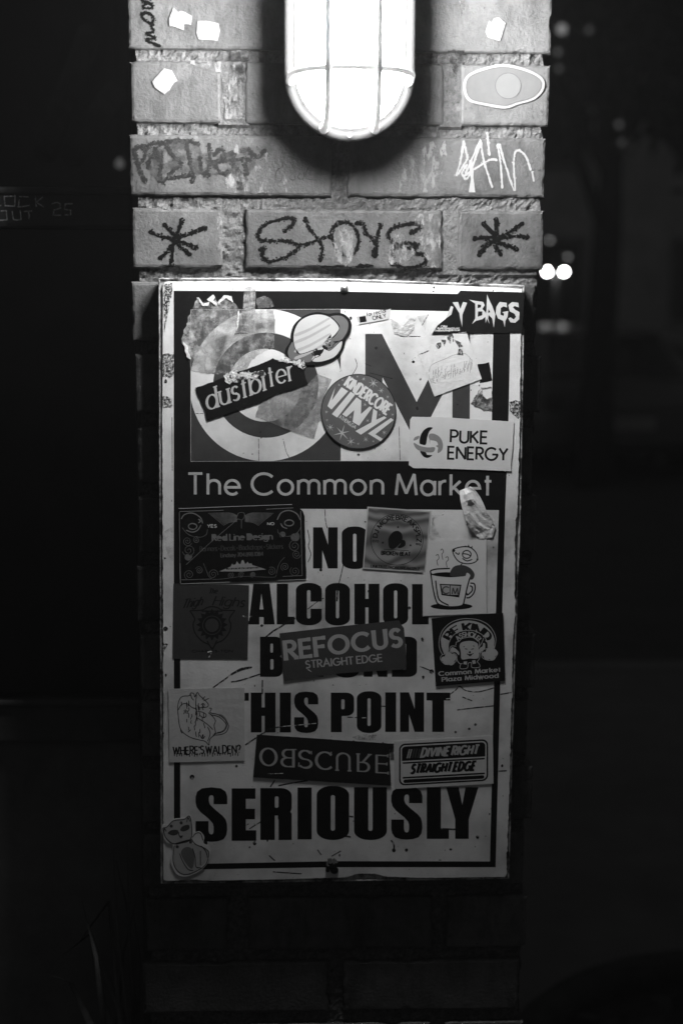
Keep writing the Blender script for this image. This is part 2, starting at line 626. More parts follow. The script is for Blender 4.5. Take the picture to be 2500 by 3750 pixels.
# ================================================================== ground, street
M_ground = mat('asphalt', .05, .85, .3, 3, .004, 40)
M_pave = mat('pavement_concrete', .12, .9, .2, 4, .002, 60)
g = MB(); g.add([(-60, -20, 0), (200, -20, 0), (200, 400, 0), (-60, 400, 0)], [(0, 1, 2, 3)])
tag(g.build('ground', M_ground), kind='structure')
pv = MB(); pv.box(-3, 12, -3, 4.5, .004, .12)
tag(pv.build('pavement', M_pave), kind='structure')
pv = MB(); pv.box(-3, 40, 22, 26, .004, .12)
tag(pv.build('far_pavement', M_pave), kind='structure')

# ================================================================== brick pillar
X0, X1 = -.2105, .2000
PW = X1 - X0
BH = .0586
def brickm(name, v, v2):
    m = mat(name, v, .55, .24, 38, .0008, 300, .35, v2=v2, thr=(.55, .74))
    nt = m.node_tree
    b = nt.nodes['Principled BSDF']
    src = b.inputs['Base Color'].links[0].from_socket
    tc = nt.nodes.new('ShaderNodeTexCoord'); mp = nt.nodes.new('ShaderNodeMapping'); mp.inputs['Scale'].default_value = (1, 1, .35)
    nt.links.new(tc.outputs['Object'], mp.inputs[0])
    last = src
    for vec, sc, lo, hi, f in ((mp.outputs[0], 26, .50, .68, .45), (tc.outputs['Object'], 170, .60, .68, .25), (tc.outputs['Object'], 9, .45, .62, .72)):
        n = nt.nodes.new('ShaderNodeTexNoise'); n.inputs['Scale'].default_value = sc; n.inputs['Detail'].default_value = 7; n.inputs['Roughness'].default_value = .7
        r = nt.nodes.new('ShaderNodeMapRange'); r.inputs[1].default_value = lo; r.inputs[2].default_value = hi; r.inputs[3].default_value = 1; r.inputs[4].default_value = f
        nt.links.new(vec, n.inputs['Vector']); nt.links.new(n.outputs['Fac'], r.inputs[0])
        mx = nt.nodes.new('ShaderNodeVectorMath'); mx.operation = 'SCALE'
        nt.links.new(last, mx.inputs[0]); nt.links.new(r.outputs[0], mx.inputs['Scale'])
        last = mx.outputs[0]
    nt.links.new(last, b.inputs['Base Color'])
    return m
M_brick = brickm('painted_brick', .083, .12)
M_brick_b = brickm('painted_brick_paler', .097, .138)
M_brick_c = brickm('painted_brick_darker', .071, .11)
M_brick_dark = mat('dark_painted_brick', .08, .6, .18, 45, .0011, 330, .3, v2=.24, thr=(.56, .72))
M_mortar = mat('mortar', .10, .9, .5, 160, .0016, 420, .2, v2=.07, thr=(.5, .66))
pillar = empty('brick_pillar', (-.005, .2, 0), 'square grey painted brick pillar carrying the caged lamp and the sticker covered sign', 'pillar')


def fbm(x, z, s, seed):
    return noise.fractal(Vector((x * s, z * s, seed)), .8, 2.1, 4)


def brick(x0, x1, z0, z1, seed, fine=True, m=None, ydep=.09, chamfer=None):
    """a painted brick whose front lies at y=0; outline chipped, arrises worn"""
    step = .0035 if fine else .012
    nx = max(3, int((x1 - x0) / step)); nz = max(3, int((z1 - z0) / step))
    gx = [0, .0012] + [(x1 - x0) * i / nx for i in range(1, nx)] + [x1 - x0 - .0012, x1 - x0]
    gz = [0, .0012] + [(z1 - z0) * i / nz for i in range(1, nz)] + [z1 - z0 - .0012, z1 - z0]
    vs, fs = [], []
    NX, NZ = len(gx), len(gz)
    for j, b in enumerate(gz):
        for i, a in enumerate(gx):
            x, z = x0 + a, z0 + b
            ex = min(a, x1 - x0 - a); ez = min(b, z1 - z0 - b)
            e = min(ex, ez)
            c = max(0, fbm(x, z, 90, seed)) * .0022
            y = .0
            if e < 1e-6:
                y = .0022 + c
            elif e < .002:
                y = .0006 + c * .5
            elif e < .005:
                y = c * .25
            # ragged outline
            if ex < .002:
                s = 1 if a < .01 else -1
                x += s * (abs(noise.noise(Vector((seed, z * 110, 1)))) * .0014 + max(0, noise.noise(Vector((z * 45, seed, 3))) - .25) * .007)
            if ez < .002:
                s = 1 if b < .01 else -1
                z += s * (abs(noise.noise(Vector((x * 110, seed, 2)))) * .0014 + max(0, noise.noise(Vector((x * 45, seed, 4))) - .25) * .007)
            vs.append((x, y, z))
    for j in range(NZ - 1):
        for i in range(NX - 1):
            a = j * NX + i
            fs.append((a, a + 1, a + NX + 1, a + NX))
    loop = [i for i in range(NX)] + [j * NX + NX - 1 for j in range(1, NZ)] + [(NZ - 1) * NX + i for i in range(NX - 2, -1, -1)] + [j * NX for j in range(NZ - 2, 0, -1)]
    n0 = len(vs)
    for i in loop:
        v = vs[i]
        vs.append((v[0], ydep, v[2]))
    k = len(loop)
    for i in range(k):
        j = (i + 1) % k
        fs.append((loop[i], n0 + i, n0 + j, loop[j]))
    fs.append(tuple(range(n0, n0 + k))[::-1])
    return mesh_obj('brick', vs, fs, m or M_brick, pillar, smooth=False)


def box_mesh(w, d, h):
    me = bpy.data.meshes.new('brick')
    bm = bmesh.new()
    bmesh.ops.create_cube(bm, size=1)
    bmesh.ops.scale(bm, vec=(w, d, h), verts=bm.verts)
    bmesh.ops.bevel(bm, geom=bm.edges[:], offset=.0018, segments=1, affect='EDGES')
    bm.to_mesh(me); bm.free()
    me.materials.append(M_brick)
    return me


XJ = {'H': [(X0 + .001, -.1207), (-.0986, .0969), (.1118, X1)], 'S': [(X0, -.0132), (.0016, X1)]}
courses = []      # (top z, type)
courses += [(1.9279 + .0694, 'S'), (1.9279, 'H'), (1.8587, 'S'), (1.7885, 'H')]
zt_ = 1.7885
for k in range(1, 24):
    courses.append((zt_ - .0716 * k, 'SH'[(k + 1) % 2] if False else ('S' if k % 2 else 'H')))
for k in range(1, 4):
    courses.insert(0, (1.9973 + .0703 * k, 'H' if k % 2 else 'S'))
me_side = {}
sd = 0
for top, ty in courses:
    z1, z0 = top, max(.012, top - BH)
    if z1 < .03:
        continue
    fine = z1 > .88 and z1 < 2.06
    for (a, b) in XJ[ty]:
        sd += 1
        jx = random.uniform(-.0008, .0008)
        inset = 0
        if a < X0 + .02:
            a += random.uniform(-.001, .003)
        if b > X1 - .01:
            b += random.uniform(-.0035, .001) - (.006 if ty == 'S' and z1 < 1.74 else 0)
        corner = (a < X0 + .03 or b > X1 - .03) and ty == 'H'
        brick(a, b, z0, z1, sd * 3.1, fine, [M_brick, M_brick_b, M_brick_c][(sd * 7) % 3], ydep=.194 if corner else .092)
    # flanks and back
    def side(cx, cy, w, d):
        key = (round(w, 3), round(d, 3), round(z1 - z0, 4))
        if key not in me_side:
            me_side[key] = box_mesh(w, d, z1 - z0)
        o = bpy.data.objects.new('brick', me_side[key]); C.objects.link(o); o.parent = pillar
        o.location = Vector((cx, cy, (z0 + z1) / 2)) - Vector(pillar.location)
    if ty == 'H':
        side(X0 + .045, .3115, .09, .197); side(X1 - .045, .3115, .09, .197); side(-.005, .364, .194, .092)
    else:
        side(X0 + .046, .205, .092, .196); side(X1 - .046, .205, .092, .196)
        side(X0 + .0985, .364, .197, .092); side(X1 - .0985, .364, .197, .092)

# mortar: one body, its front worn back unevenly between the bricks
mv, mf = [], []
NXm, Z0m, Z1m = 150, .90, 2.06
NZm = 430
xa, xb = X0 + .007, X1 - .007
for j in range(NZm + 1):
    z = Z0m + (Z1m - Z0m) * j / NZm
    for i in range(NXm + 1):
        x = xa + (xb - xa) * i / NXm
        y = .0062 + .0022 * fbm(x, z, 38, 2) + .0022 * fbm(x, z, 170, 5)
        if 1.866 < z < 1.93 and (-.125 < x < -.095 or .09 < x < .115):
            y = .0016 + .001 * fbm(x, z, 60, 8)
        if 1.725 < z < 1.79 and x > .09:
            y = .0042 + .0012 * fbm(x, z, 60, 8)
        if z > 1.79 and z < 1.865 and x > 0 and y > .004:
            y -= .0015
        q = min(x - xa, xb - x)
        xx = x
        if q < .004:
            xx += (.0035 * noise.noise(Vector((z * 60, 4 if x > 0 else 9, 0)))) * (1 - q / .004)
        mv.append((xx, y, z))
W_ = NXm + 1
for j in range(NZm):
    for i in range(NXm):
        a = j * W_ + i
        mf.append((a, a + 1, a + W_ + 1, a + W_))
n0 = len(mv)
loop = [i for i in range(W_)] + [j * W_ + NXm for j in range(1, NZm + 1)] + [NZm * W_ + i for i in range(NXm - 1, -1, -1)] + [j * W_ for j in range(NZm - 1, 0, -1)]
for i in loop:
    mv.append((mv[i][0], .395, mv[i][2]))
for i in range(len(loop)):
    j = (i + 1) % len(loop)
    mf.append((loop[i], n0 + i, n0 + j, loop[j]))
mesh_obj('mortar', mv, mf, M_mortar, pillar)
mb = MB(); mb.box(xa, xb, .007, .395, .005, .8995); mb.box(xa, xb, .007, .395, 2.0605, 2.205)
mb.build('mortar', M_mortar, pillar)

# ------------------------------------------------------------------ caged bulkhead lamp
LC = P(1280, 270, .076); LZ = LC.z; LX = LC.x
LT = LZ + .100           # centre of the upper round end


def stadium(r, d, n=20):
    pts = []
    for i in range(n + 1):
        t = math.pi + math.pi * i / n
        pts.append(Vector((LX + r * math.cos(t), -d, LZ + r * math.sin(t))))
    for i in range(n + 1):
        t = math.pi * i / n
        pts.append(Vector((LX + r * math.cos(t), -d, LT + r * math.sin(t))))
    return pts


def loft(prof, name, m, parent, cap=True, sm=True):
    vs, fs = [], []
    k = None
    for r, d in prof:
        s = stadium(r, d)
        k = len(s)
        vs += s
    for i in range(len(prof) - 1):
        for j in range(k):
            a, b = i * k + j, i * k + (j + 1) % k
            fs.append((a, b, b + k, a + k))
    if cap:
        fs.append(tuple(range((len(prof) - 1) * k, len(prof) * k)))
    return mesh_obj(name, vs, fs, m, parent, sm)


lamp = empty('bulkhead_lamp', (LX, 0, (LZ + LT) / 2), 'glowing white oval wall lamp behind a wire guard at the top of the pillar', 'lamp')
lamp['kind'] = 'thing'; pillar['kind'] = 'thing'
M_enam = mat('grey_enamel', .03, .35, .04, 80, .0002, 300, .5)
M_cage = mat('white_cage_wire', .5, .4, .03, 80)
nt = M_cage.node_tree
tl = nt.nodes.new('ShaderNodeBsdfTranslucent'); tl.inputs[0].default_value = (.14, .14, .14, 1)  # light let through the bars imitates the veil of lens bloom
ad = nt.nodes.new('ShaderNodeAddShader')
nt.links.new(nt.nodes['Principled BSDF'].outputs[0], ad.inputs[0]); nt.links.new(tl.outputs[0], ad.inputs[1])
nt.links.new(ad.outputs[0], nt.nodes['Material Output'].inputs[0])
M_glow = emit('lit_frosted_glass', .8, GLASS_POWER)
loft([(.051, .0), (.053, .02), (.053, .0685), (.04, .0700)], 'housing', M_enam, lamp, cap=True)
loft([(.051, .067), (.0585, .0690), (.0600, .0715), (.0600, .076), (.0587, .0782), (.0547, .0798), (.0506, .0810), (.0498, .0825), (.0488, .0820), (.0476, .079)], 'rim', M_enam, lamp, cap=False)
loft([(.0474, .0775), (.0474, .111), (.0460, .126), (.0423, .138), (.036, .147), (.027, .1525), (.015, .1558), (.003, .1565)], 'glass', M_glow, lamp)
for sx in (-.022, .022):
    pts = []
    for r_, d_ in ((.0543, .0785), (.0540, .111), (.0523, .130), (.0483, .144), (.041, .154), (.030, .1605), (.018, .164), (.0, .165)):
        c_ = math.sqrt(max(0, 1 - (sx / .0545) ** 2))
        pts.append(Vector((LX + sx * (1 if d_ > .09 else 1.08), -d_, LZ - r_ * c_)))
    up = [Vector((p.x, p.y, LZ + LT - p.z)) for p in pts[::-1]]
    t = MB(); t.tube(pts + up, [.0046, .0037] + [.0031] * (len(pts) * 2 - 4) + [.0037, .0046], 10)
    t.build('guard_bar', M_cage, lamp, True)
for zz in (P(1280, 288, .095).z, LT - .012):
    pts = []
    for i in range(17):
        t = math.pi * i / 16
        r_ = .0545
        pts.append(Vector((LX - r_ * math.cos(t), -(.078 + .086 * min(1, math.sin(t) ** .45 * 1.0)), zz)))
    t = MB(); t.tube(pts, [.0044, .0036] + [.0031] * 13 + [.0036, .0044], 10)
    t.build('guard_bar', M_cage, lamp, True)
M_hole = mat('dark_screw', .03, .5, metal=.6)
for pz in (LZ - .0555, LT + .0555):
    mb = MB()
    mb.add([(LX + .0022 * math.cos(a * math.pi / 6), -.0802, pz + .0022 * math.sin(a * math.pi / 6)) for a in range(12)], [tuple(range(12))])
    mb.tube([(LX, -.0770, pz), (LX, -.0812, pz)], .0022, 12)
    mb.f.pop(0)
    o = MB(); o.tube([(LX, -.0770, pz), (LX, -.0814, pz)], .0021, 12)
    o.build('screw', M_hole, lamp)

# ================================================================== the notice sign
SD = .0165               # its front stands this far off the bricks
M_white = mat('sign_white', .72, .42, .09, 30, .0002, 400, .35, v2=.42, thr=(.58, .74))
M_black = mat('sign_black', .0065, .5, .3, 60, .0002, 300, .18)
M_grey = mat('sign_grey', .05, .5, .12, 60, .0002, 300, .2)
M_letter = mat('sign_letter_grey', .5, .45, .06, 60)
M_alu = mat('weathered_metal_edge', .42, .45, .5, 90, .0008, 260, .5, metal=.3, v2=.03, thr=(.46, .58))
M_dirt = mat('dark_grime', .02, .8, .4, 200, alpha=(500, .42, .56))
M_crack = mat('crack_black', .015, .8, .3, 300, alpha=(260, .36, .5))
M_screw = mat('worn_steel', .35, .35, .4, 300, .0003, 500, .5, metal=.8, v2=.03)
M_rust = mat('rusted_steel', .03, .8, .6, 300, .0008, 500, .2)
M_residue = mat('glue_residue', .42, .75, .5, 140, .0005, 320, .25, v2=.1, thr=(.46, .62), alpha=(70, .3, .62, .93))
M_residue2 = mat('grey_paper_residue', .24, .8, .35, 130, .0004, 350, .2, v2=.12, thr=(.46, .64), alpha=(60, .2, .6, .8))

sign = empty('notice_sign', P(1250, 2120, SD), 'tall metal notice sign with a CM logo and NO ALCOHOL lettering, screwed to the pillar', 'sign')
outer = [(583, 1021), (900, 1020), (1240, 1023), (1550, 1034), (1917, 1047), (1913, 1400), (1904, 1900), (1888, 2300), (1872, 2800), (1862, 3216), (1500, 3222), (1200, 3226), (900, 3230), (591, 3234), (589, 2500), (585, 1700)]
inner = smooth([(597, 1048), (602, 1034), (616, 1029)], 3) + rag([(640, 1030), (900, 1029), (1240, 1031), (1560, 1041), (1880, 1054)], 1.5, 12, 3, False) + [(1909, 1058), (1911, 1072)] + \
    rag([(1907, 1110), (1903, 1540), (1893, 1900)], 2.0, 9, 4, False) + rag([(1888, 1905), (1884, 2050), (1884, 2250), (1877, 2350), (1873, 2540), (1866, 2800), (1858, 3100), (1854, 3205)], 4.5, 7, 5, False) + \
    rag([(1850, 3212), (1560, 3216), (1420, 3212), (1370, 3201), (1310, 3200), (1270, 3214), (1000, 3222), (760, 3226), (700, 3222), (640, 3226), (602, 3228)], 1.6, 9, 6, False) + \
    rag([(598, 3222), (598, 2600), (596, 2000), (594, 1500)], 2.2, 9, 7, False)
slab('frame', rag(outer, 1.5, 20, 1), SD - .0022, .0120, M_alu, sign)
slab('sheet', inner, SD, .0021, M_white, sign)
# raised lip round the frame
lip = []
ring = rag(outer, 1.2, 14, 1)
lipm = MB()
pts = [P(x, y, SD - .0018) for x, y in ring]
n = len(pts)
lipm.tube(pts + [pts[0]], .0011, 6, cap=False)
lipm.build('frame_lip', M_alu, sign, True)

q = .00002
prt = lambda name, pos, neg, m, k=1, par=None: flat(name, pos, neg, SD + q * k, m, par or sign)
blk_out = [(636, 1064), (1230, 1066), (1544, 1073), (1869, 1080), (1866, 1300), (1862, 1537), (1856, 1700), (1852, 1862), (1849, 1900), (1833, 2414), (1827, 2700), (1819, 3177), (1225, 3177), (660, 3186), (637, 3186)]
blk_out = [(636, 1064), (1230, 1066), (1544, 1073), (1870, 1080), (1866, 1300), (1861, 1537), (1854, 1740), (1849, 1868), (1833, 2414), (1825, 2750), (1814, 3177), (1225, 3177), (660, 3186), (637, 3186)]
holes = [[(698, 1133), (1248, 1131), (1640, 1139), (1807, 1143), (1802, 1400), (1798, 1689), (1250, 1688), (698, 1690)],
         [(660, 1862), (1250, 1864), (1826, 1868), (1810, 2414), (1803, 2750), (1793, 3156), (1225, 3155), (660, 3166)]]
prt('black_border', [blk_out], holes, M_black)
CX, CY = 973, 1410
prt('logo', [[(699, 1134), (1247, 1132), (1247, 1687), (699, 1689)]], [circ(CX, CY, 279, n=64)], M_grey)
prt('logo', [circ(CX, CY, 193, n=56)], [circ(CX - 3, CY, 134, n=48)], M_grey)
prt('logo', [[(1337, 1222), (1398, 1222), (1525, 1472), (1652, 1222), (1721, 1222), (1719, 1600), (1655, 1600), (1656, 1372), (1540, 1600), (1512, 1600), (1400, 1381), (1400, 1600), (1337, 1600)]], [], M_grey)
prt('lettering', text('The Common', ZE, (312, 1172), (2.0913 * (1401 - 540), 1172), 160, 22, 20, gap=.24, space=.3), [], M_letter, 2)
prt('lettering', text('Market', ZF, (418, 1176), (1146, 1180), 160, 22, 20, gap=.22), [], M_letter, 2)
HV = [('N', 1146, 1236, 1931, 2082), ('O', 1251, 1346, 1928, 2084),
      ('A', 910, 1006, 2138, 2287), ('L', 1013, 1078, 2138, 2287), ('C', 1083, 1178, 2135, 2290), ('O', 1190, 1281, 2135, 2291), ('H', 1297, 1389, 2138, 2287),
      ('O', 1402, 1494, 2136, 2291), ('L', 1508, 1569, 2139, 2287),
      ('B', 952, 1034, 2332, 2479), ('E', 1052, 1118, 2332, 2479), ('Y', 1120, 1212, 2332, 2479), ('O', 1222, 1316, 2331, 2482), ('N', 1331, 1418, 2332, 2479), ('D', 1434, 1526, 2332, 2479),
      ('T', 818, 911, 2538, 2683), ('H', 918, 1009, 2537, 2683), ('I', 1024, 1065, 2537, 2683), ('S', 1077, 1165, 2533, 2685), ('P', 1211, 1296, 2537, 2682),
      ('O', 1306, 1396, 2532, 2685), ('I', 1410, 1450, 2536, 2681), ('N', 1464, 1552, 2536, 2681), ('T', 1561, 1648, 2537, 2681),
      ('S', 716, 832, 2884, 3084), ('E', 848, 938, 2888, 3080), ('R', 953, 1068, 2887, 3077), ('I', 1089, 1141, 2885, 3075), ('O', 1159, 1278, 2879, 3077),
      ('U', 1296, 1416, 2884, 3077), ('S', 1432, 1546, 2882, 3076), ('L', 1562, 1643, 2884, 3073), ('Y', 1633, 1751, 2884, 3073)]
for ch, a, b, c, d in HV:
    ps, ng = heavy(ch, a, b, c, d)
    prt('letter', ps, ng, M_black, 2)

# wear printed through by weather: scratches, cracks, specks
cr = []
for tr, ls, w in (
    (ZG, [[(1358, 95), (1362, 180), (1375, 240)], [(1225, 250), (1240, 330), (1232, 380), (1250, 440), (1228, 500)], [(1498, 520), (1480, 600), (1465, 660)], [(1225, 860), (1310, 795), (1350, 775)]], 3),
    (ZG, [[(905, 1075), (960, 1030), (1060, 970), (1130, 930)], [(640, 1359), (720, 1315), (800, 1305)], [(1455, 700), (1450, 800)]], 6),
    (ZI, [[(500, 250), (570, 200), (650, 145), (730, 110), (790, 98)], [(640, 205), (720, 190), (860, 145)], [(745, 690), (820, 640), (880, 600), (960, 560), (1040, 545)], [(880, 190), (878, 300)], [(940, 1010), (975, 955)], [(1000, 1000), (1100, 980), (1230, 960)]], 5),
    (ZJ, [[(830, 300), (870, 270), (905, 238), (950, 270), (1050, 280), (1165, 250)], [(925, 320), (1000, 350)], [(885, 420), (1000, 405), (1165, 388)], [(1215, 300), (1300, 285)], [(45, 475), (190, 480)], [(600, 85), (700, 125)], [(305, 390), (335, 392)], [(1200, 888), (1265, 885)]], 4),
    (ZK, [[(780, 180), (870, 125)], [(930, 385), (975, 425)], [(960, 510), (1180, 525)], [(1300, 340), (1330, 380)], [(1410, 390), (1480, 350)]], 4),
    (ZL, [[(380, 268), (400, 300), (402, 360)], [(760, 180), (870, 185)], [(60, 85), (90, 88)], [(20, 235), (70, 243)]], 6),
    (ZE, [[(850, 745), (852, 915)], [(1038, 745), (1060, 840), (1085, 890)], [(370, 552), (430, 552)], [(188, 580), (190, 990)]], 2.2),
    (ZF, [[(440, 650), (448, 910)], [(1165, 768), (1270, 755)], [(690, 680), (820, 674)], [(180, 170), (230, 190)], [(105, 130), (118, 190), (80, 260)], [(215, 240), (390, 285)]], 2.2),
    (ZD, [[(600, 1030), (640, 960)], [(980, 860), (1035, 862)], [(460, 1100), (590, 1100)]], 3),
):
    cr += lines(tr, ls, w)
prt('crack', cr, [], M_crack, 3)
sp = []
random.seed(21)
for i in range(150):
    x, y = random.uniform(602, 1850), random.uniform(1035, 3200)
    r = random.choice([1.5, 2, 2.5, 3.5, 5]) * random.uniform(.7, 1.2)
    sp.append(rag(circ(x, y, r, r * random.uniform(.6, 1.6), n=7), r * .4, 3, i))
for tr, x, y, r in ((ZF, 265, 50, 9), (ZF, 550, 155, 9), (ZF, 605, 290, 6), (ZF, 130, 870, 8), (ZJ, 690, 125, 14), (ZJ, 1025, 530, 8), (ZJ, 872, 590, 8), (ZH, 520, 850, 10), (ZH, 1162, 386, 5),
                    (ZL, 1040, 243, 10), (ZL, 835, 338, 8), (ZL, 497, 343, 10), (ZL, 400, 345, 12), (ZI, 340, 935, 14), (ZI, 680, 850, 8), (ZG, 140, 1010, 14), (ZG, 135, 470, 6), (ZG, 875, 985, 9), (ZK, 440, 290, 16), (ZK, 820, 290, 12), (ZI, 600, 780, 10)):
    a, b = tr(x, y)
    sp.append(rag(circ(a, b, r * tr.s * 1.3, n=9), 1.5, 4, x))
prt('speck', sp, [], M_crack, 4)
# loose edges where the facing has blistered
gm = [rag(ZE([(108, 95), (200, 95), (198, 250), (180, 280), (112, 270)]), 4, 6, 1), rag(ZE([(112, 420), (150, 415), (190, 450), (196, 505), (120, 512)]), 3, 6, 2),
      rag(ZC([(345, 850), (375, 870), (360, 905)]), 2, 4, 3), rag(ZG([(110, 1115), (160, 1128), (125, 1185)]), 3, 4, 4), rag(ZC([(200 + 145, 770), (400, 755), (405, 800), (350, 1080)]), 2, 6, 9),
      rag(ZF([(1285, 470), (1330, 450), (1375, 460), (1378, 560), (1350, 600), (1290, 540)]), 4, 5, 5), rag(ZI([(100, 560), (128, 590), (124, 640)]), 2, 5, 5)]
for g_ in gm: prt('grime', [g_], [], M_dirt, 5)
stn = mat('damp_stain', .12, .8, .2, 60, alpha=(90, .42, .75, .55))
for s_t in [rag(ZG([(120, 270), (200, 215), (202, 520), (160, 450), (125, 350)]), 4, 8, 3), rag(ZH([(690, 130), (760, 140), (700, 190), (760, 300), (740, 430), (660, 480)]), 6, 8, 4),
              rag(ZH([(1165, 0 + 210), (1182, 215), (1180, 270), (1160, 280)]), 2, 5, 6), rag(ZD([(570, 970), (640, 960), (620, 1060)]), 3, 5, 8)]: prt('stain', [s_t], [], stn, 6)
# torn hole at the right of the logo
prt('torn_patch', [rag(ZF([(985, 480), (1040, 400), (1060, 350), (1150, 350), (1155, 535), (1080, 530)]), 5, 5, 5)], [rag(ZF([(1075, 370), (1150, 358), (1150, 430), (1110, 440), (1085, 420)]), 2, 5, 6)],
    mat('crumpled_foil', .4, .4, .7, 160, .0014, 380, .6, v2=.04, thr=(.45, .55)), 6)
prt('torn_patch', [rag(ZF([(1040, 175), (1130, 160), (1152, 300), (1060, 318)]), 2, 6, 6)], [], M_black, 5)
ws = mat('bare_scratch', .7, .4, .2, 200, alpha=(300, .4, .55))
prt('scratch', lines(ZI, [[(980, 550), (1100, 540), (1290, 522)], [(670, 412), (700, 416)], [(1215, 100 - 0), (1260, 130)], [(920, 910), (1040, 905)]], 2.5) + lines(ZJ, [[(800, 335), (860, 328)], [(150, 480), (190, 478)]], 3)
    + lines(ZG, [[(730, 910), (760, 920), (800, 915)], [(460, 1190), (490, 1185), (470, 1230)]], 4), [], ws, 40)

film_a = mat('grime_film', .012, .9, .2, 60, spec=.05, alpha=(11, .44, .72, .26))
film_b = mat('grime_flecks', .012, .9, .2, 60, spec=.05, alpha=(240, .66, .70, .8))
prt('grime_film', [rag(inner, .1, 60, 3)], [], film_a, 5).__setitem__('kind', 'stuff')
prt('grime_flecks', [rag(inner, .1, 60, 3)], [], film_b, 6).__setitem__('kind', 'stuff')

# screws
def screw(c, m, r=13.5, cross=True):
    p = P(c[0], c[1], SD)
    s = MB()
    rr = .0033 * r / 13.5
    s.lathe((0, 0, 0), [(rr, 0), (rr, .0006), (rr * .85, .0016), (rr * .5, .0023), (.0002, .0025)], 18)
    for v in s.v:
        v.x, v.y, v.z = p.x + v.x, p.y - v.z, p.z + v.y
    s.build('screw', m, sign, True)
    if cross:
        b = stroke([(c[0] - 7, c[1] + 4), (c[0] + 7, c[1] - 4)], 3) + stroke([(c[0] - 4, c[1] - 6), (c[0] + 4, c[1] + 7)], 3)
        flat('screw_slot', b, [], SD + .0026, M_rust, sign)


screw(ZD(105, 797), M_screw, 17)
screw(ZK(1430, 497), M_rust, 17, False)
b = P(*ZK(1400, 430), SD)
blob = MB()
for i in range(5):
    a = ZK(1378 + i * 14, 460 - 14 * math.sin(i * 1.3) - i * 9)
    blob.tube([P(a[0], a[1] + 20, SD), P(a[0] + 3, a[1], SD + .003), P(a[0] - 4, a[1] - 14, SD + .001)], [.0022, .0026, .0008], 7)
blob.build('rust_crust', M_rust, sign)

# ================================================================== stickers
GRP = 'stickers and scraps stuck on the sign'
ink = M_black
paper = mat('sticker_white', .62, .45, .05, 60, .0002, 200, .35)
dkgrey = mat('sticker_dark_grey', .05, .5, .12, 60, .0002, 260, .25)
midgrey = mat('sticker_mid_grey', .13, .5, .1, 60, .0002, 260, .25)
ltgrey = mat('sticker_light_grey', .36, .5, .06, 60)
pale_ink = mat('sticker_pale_ink', .42, .5, .08, 80)
dim_ink = mat('sticker_dim_ink', .15, .5, .3, 200)


def sticker(name, label, poly, layer, m, cat='sticker', group=GRP, lift=None, th=.00019):
    cx = sum(p[0] for p in poly) / len(poly); cy = sum(p[1] for p in poly) / len(poly)
    d = SD + .00034 + .00020 * layer
    root = empty(name, P(cx, cy, d - th), label, cat, group)
    slab('backing', poly, d, th, m, root, lift)
    root['_d'] = d
    def pr(nm, pos, neg, mm, k=1):
        return flat(nm, pos, neg, d + .00002 * k, mm, root, surf=(lambda x, y: d + .00002 * k + lift(x, y)) if lift else None)
    return root, pr


def scrap(name, label, poly, layer, m, cat='paper scrap', lift=None, d=None, group=GRP):
    film = cat == 'residue'
    cx = sum(p[0] for p in poly) / len(poly); cy = sum(p[1] for p in poly) / len(poly)
    d = SD + .00032 + .00020 * layer if d is None else d
    o = flat(name, [poly], [], d, m) if film else slab(name, poly, d, .00018, m, None, lift)
    c = P(cx, cy, d)
    for v in o.data.vertices:
        v.co -= c
    o.location = c
    return tag(o, label, cat, group)


# residue of removed stickers over the C
scrap('glue_residue', 'large ragged patch of grey sticker residue over the upper left of the round C', rag(ZC([(565, 850), (600, 890), (635, 850), (670, 835), (690, 880), (720, 840), (775, 840), (790, 880), (835, 935), (1055, 930), (1058, 1075), (1045, 1170), (930, 1230), (880, 1300), (800, 1340), (640, 1340), (520, 1320), (490, 1200), (460, 1120), (500, 1000), (530, 920)]), 5, 6, 3), -1, M_residue, 'residue')
scrap('glue_residue', 'worn vertical strip of pale tape on the black band above the C', rag(ZC([(862, 790), (900, 780), (932, 800), (930, 930), (925, 1075), (800, 1082), (850, 940)]), 2, 6, 4), 0, M_residue, 'residue')
scrap('glue_residue', 'small ragged dark residue patch to the right of the pale tape strip', rag(ZC([(940, 860), (985, 840), (1030, 860), (1050, 910), (950, 925)]), 5, 5, 6), -1, M_residue2, 'residue')
scrap('glue_residue', 'translucent grey paper patch in the middle of the round C, under the dust label', rag(ZE([(880, 400), (1225, 330), (1300, 250), (1410, 290), (1350, 420), (1330, 600), (1310, 620), (1275, 745), (1110, 690), (940, 622), (825, 575)]), 2, 8, 8), 0, M_residue2, 'residue')
scrap('paper_scrap', 'crinkled torn scrap of white paper right of the small rectal label', rag(ZD([(400, 990), (430, 1000), (470, 1040), (520, 985), (560, 980), (545, 1060), (500, 1100), (420, 1085)]), 4, 5, 9), 0, mat('crinkled_paper', .42, .6, .3, 200, .002, 260, .4))

for k_i, tp in enumerate(([(560, 850), (572, 848), (600, 895), (640, 880), (632, 905), (590, 905)], [(622, 862), (665, 832), (676, 850), (660, 872), (690, 890), (680, 905), (650, 880)], [(690, 885), (730, 838), (778, 842), (790, 880), (770, 872), (745, 852), (712, 878), (700, 900)], [(470, 1130), (500, 1160), (520, 1250), (495, 1230), (480, 1170)], [(795, 1080), (885, 1078), (884, 1084), (796, 1086)], [(820, 940), (832, 935), (822, 1040), (812, 1070)])):
    prt('bare_shred' if k_i != 4 else 'tear_line', [rag(ZC(tp), 3, 4, k_i)], [], mat('bright_shred', .68, .6, .3, 300, .0015, 400) if k_i != 4 else M_crack, 40)

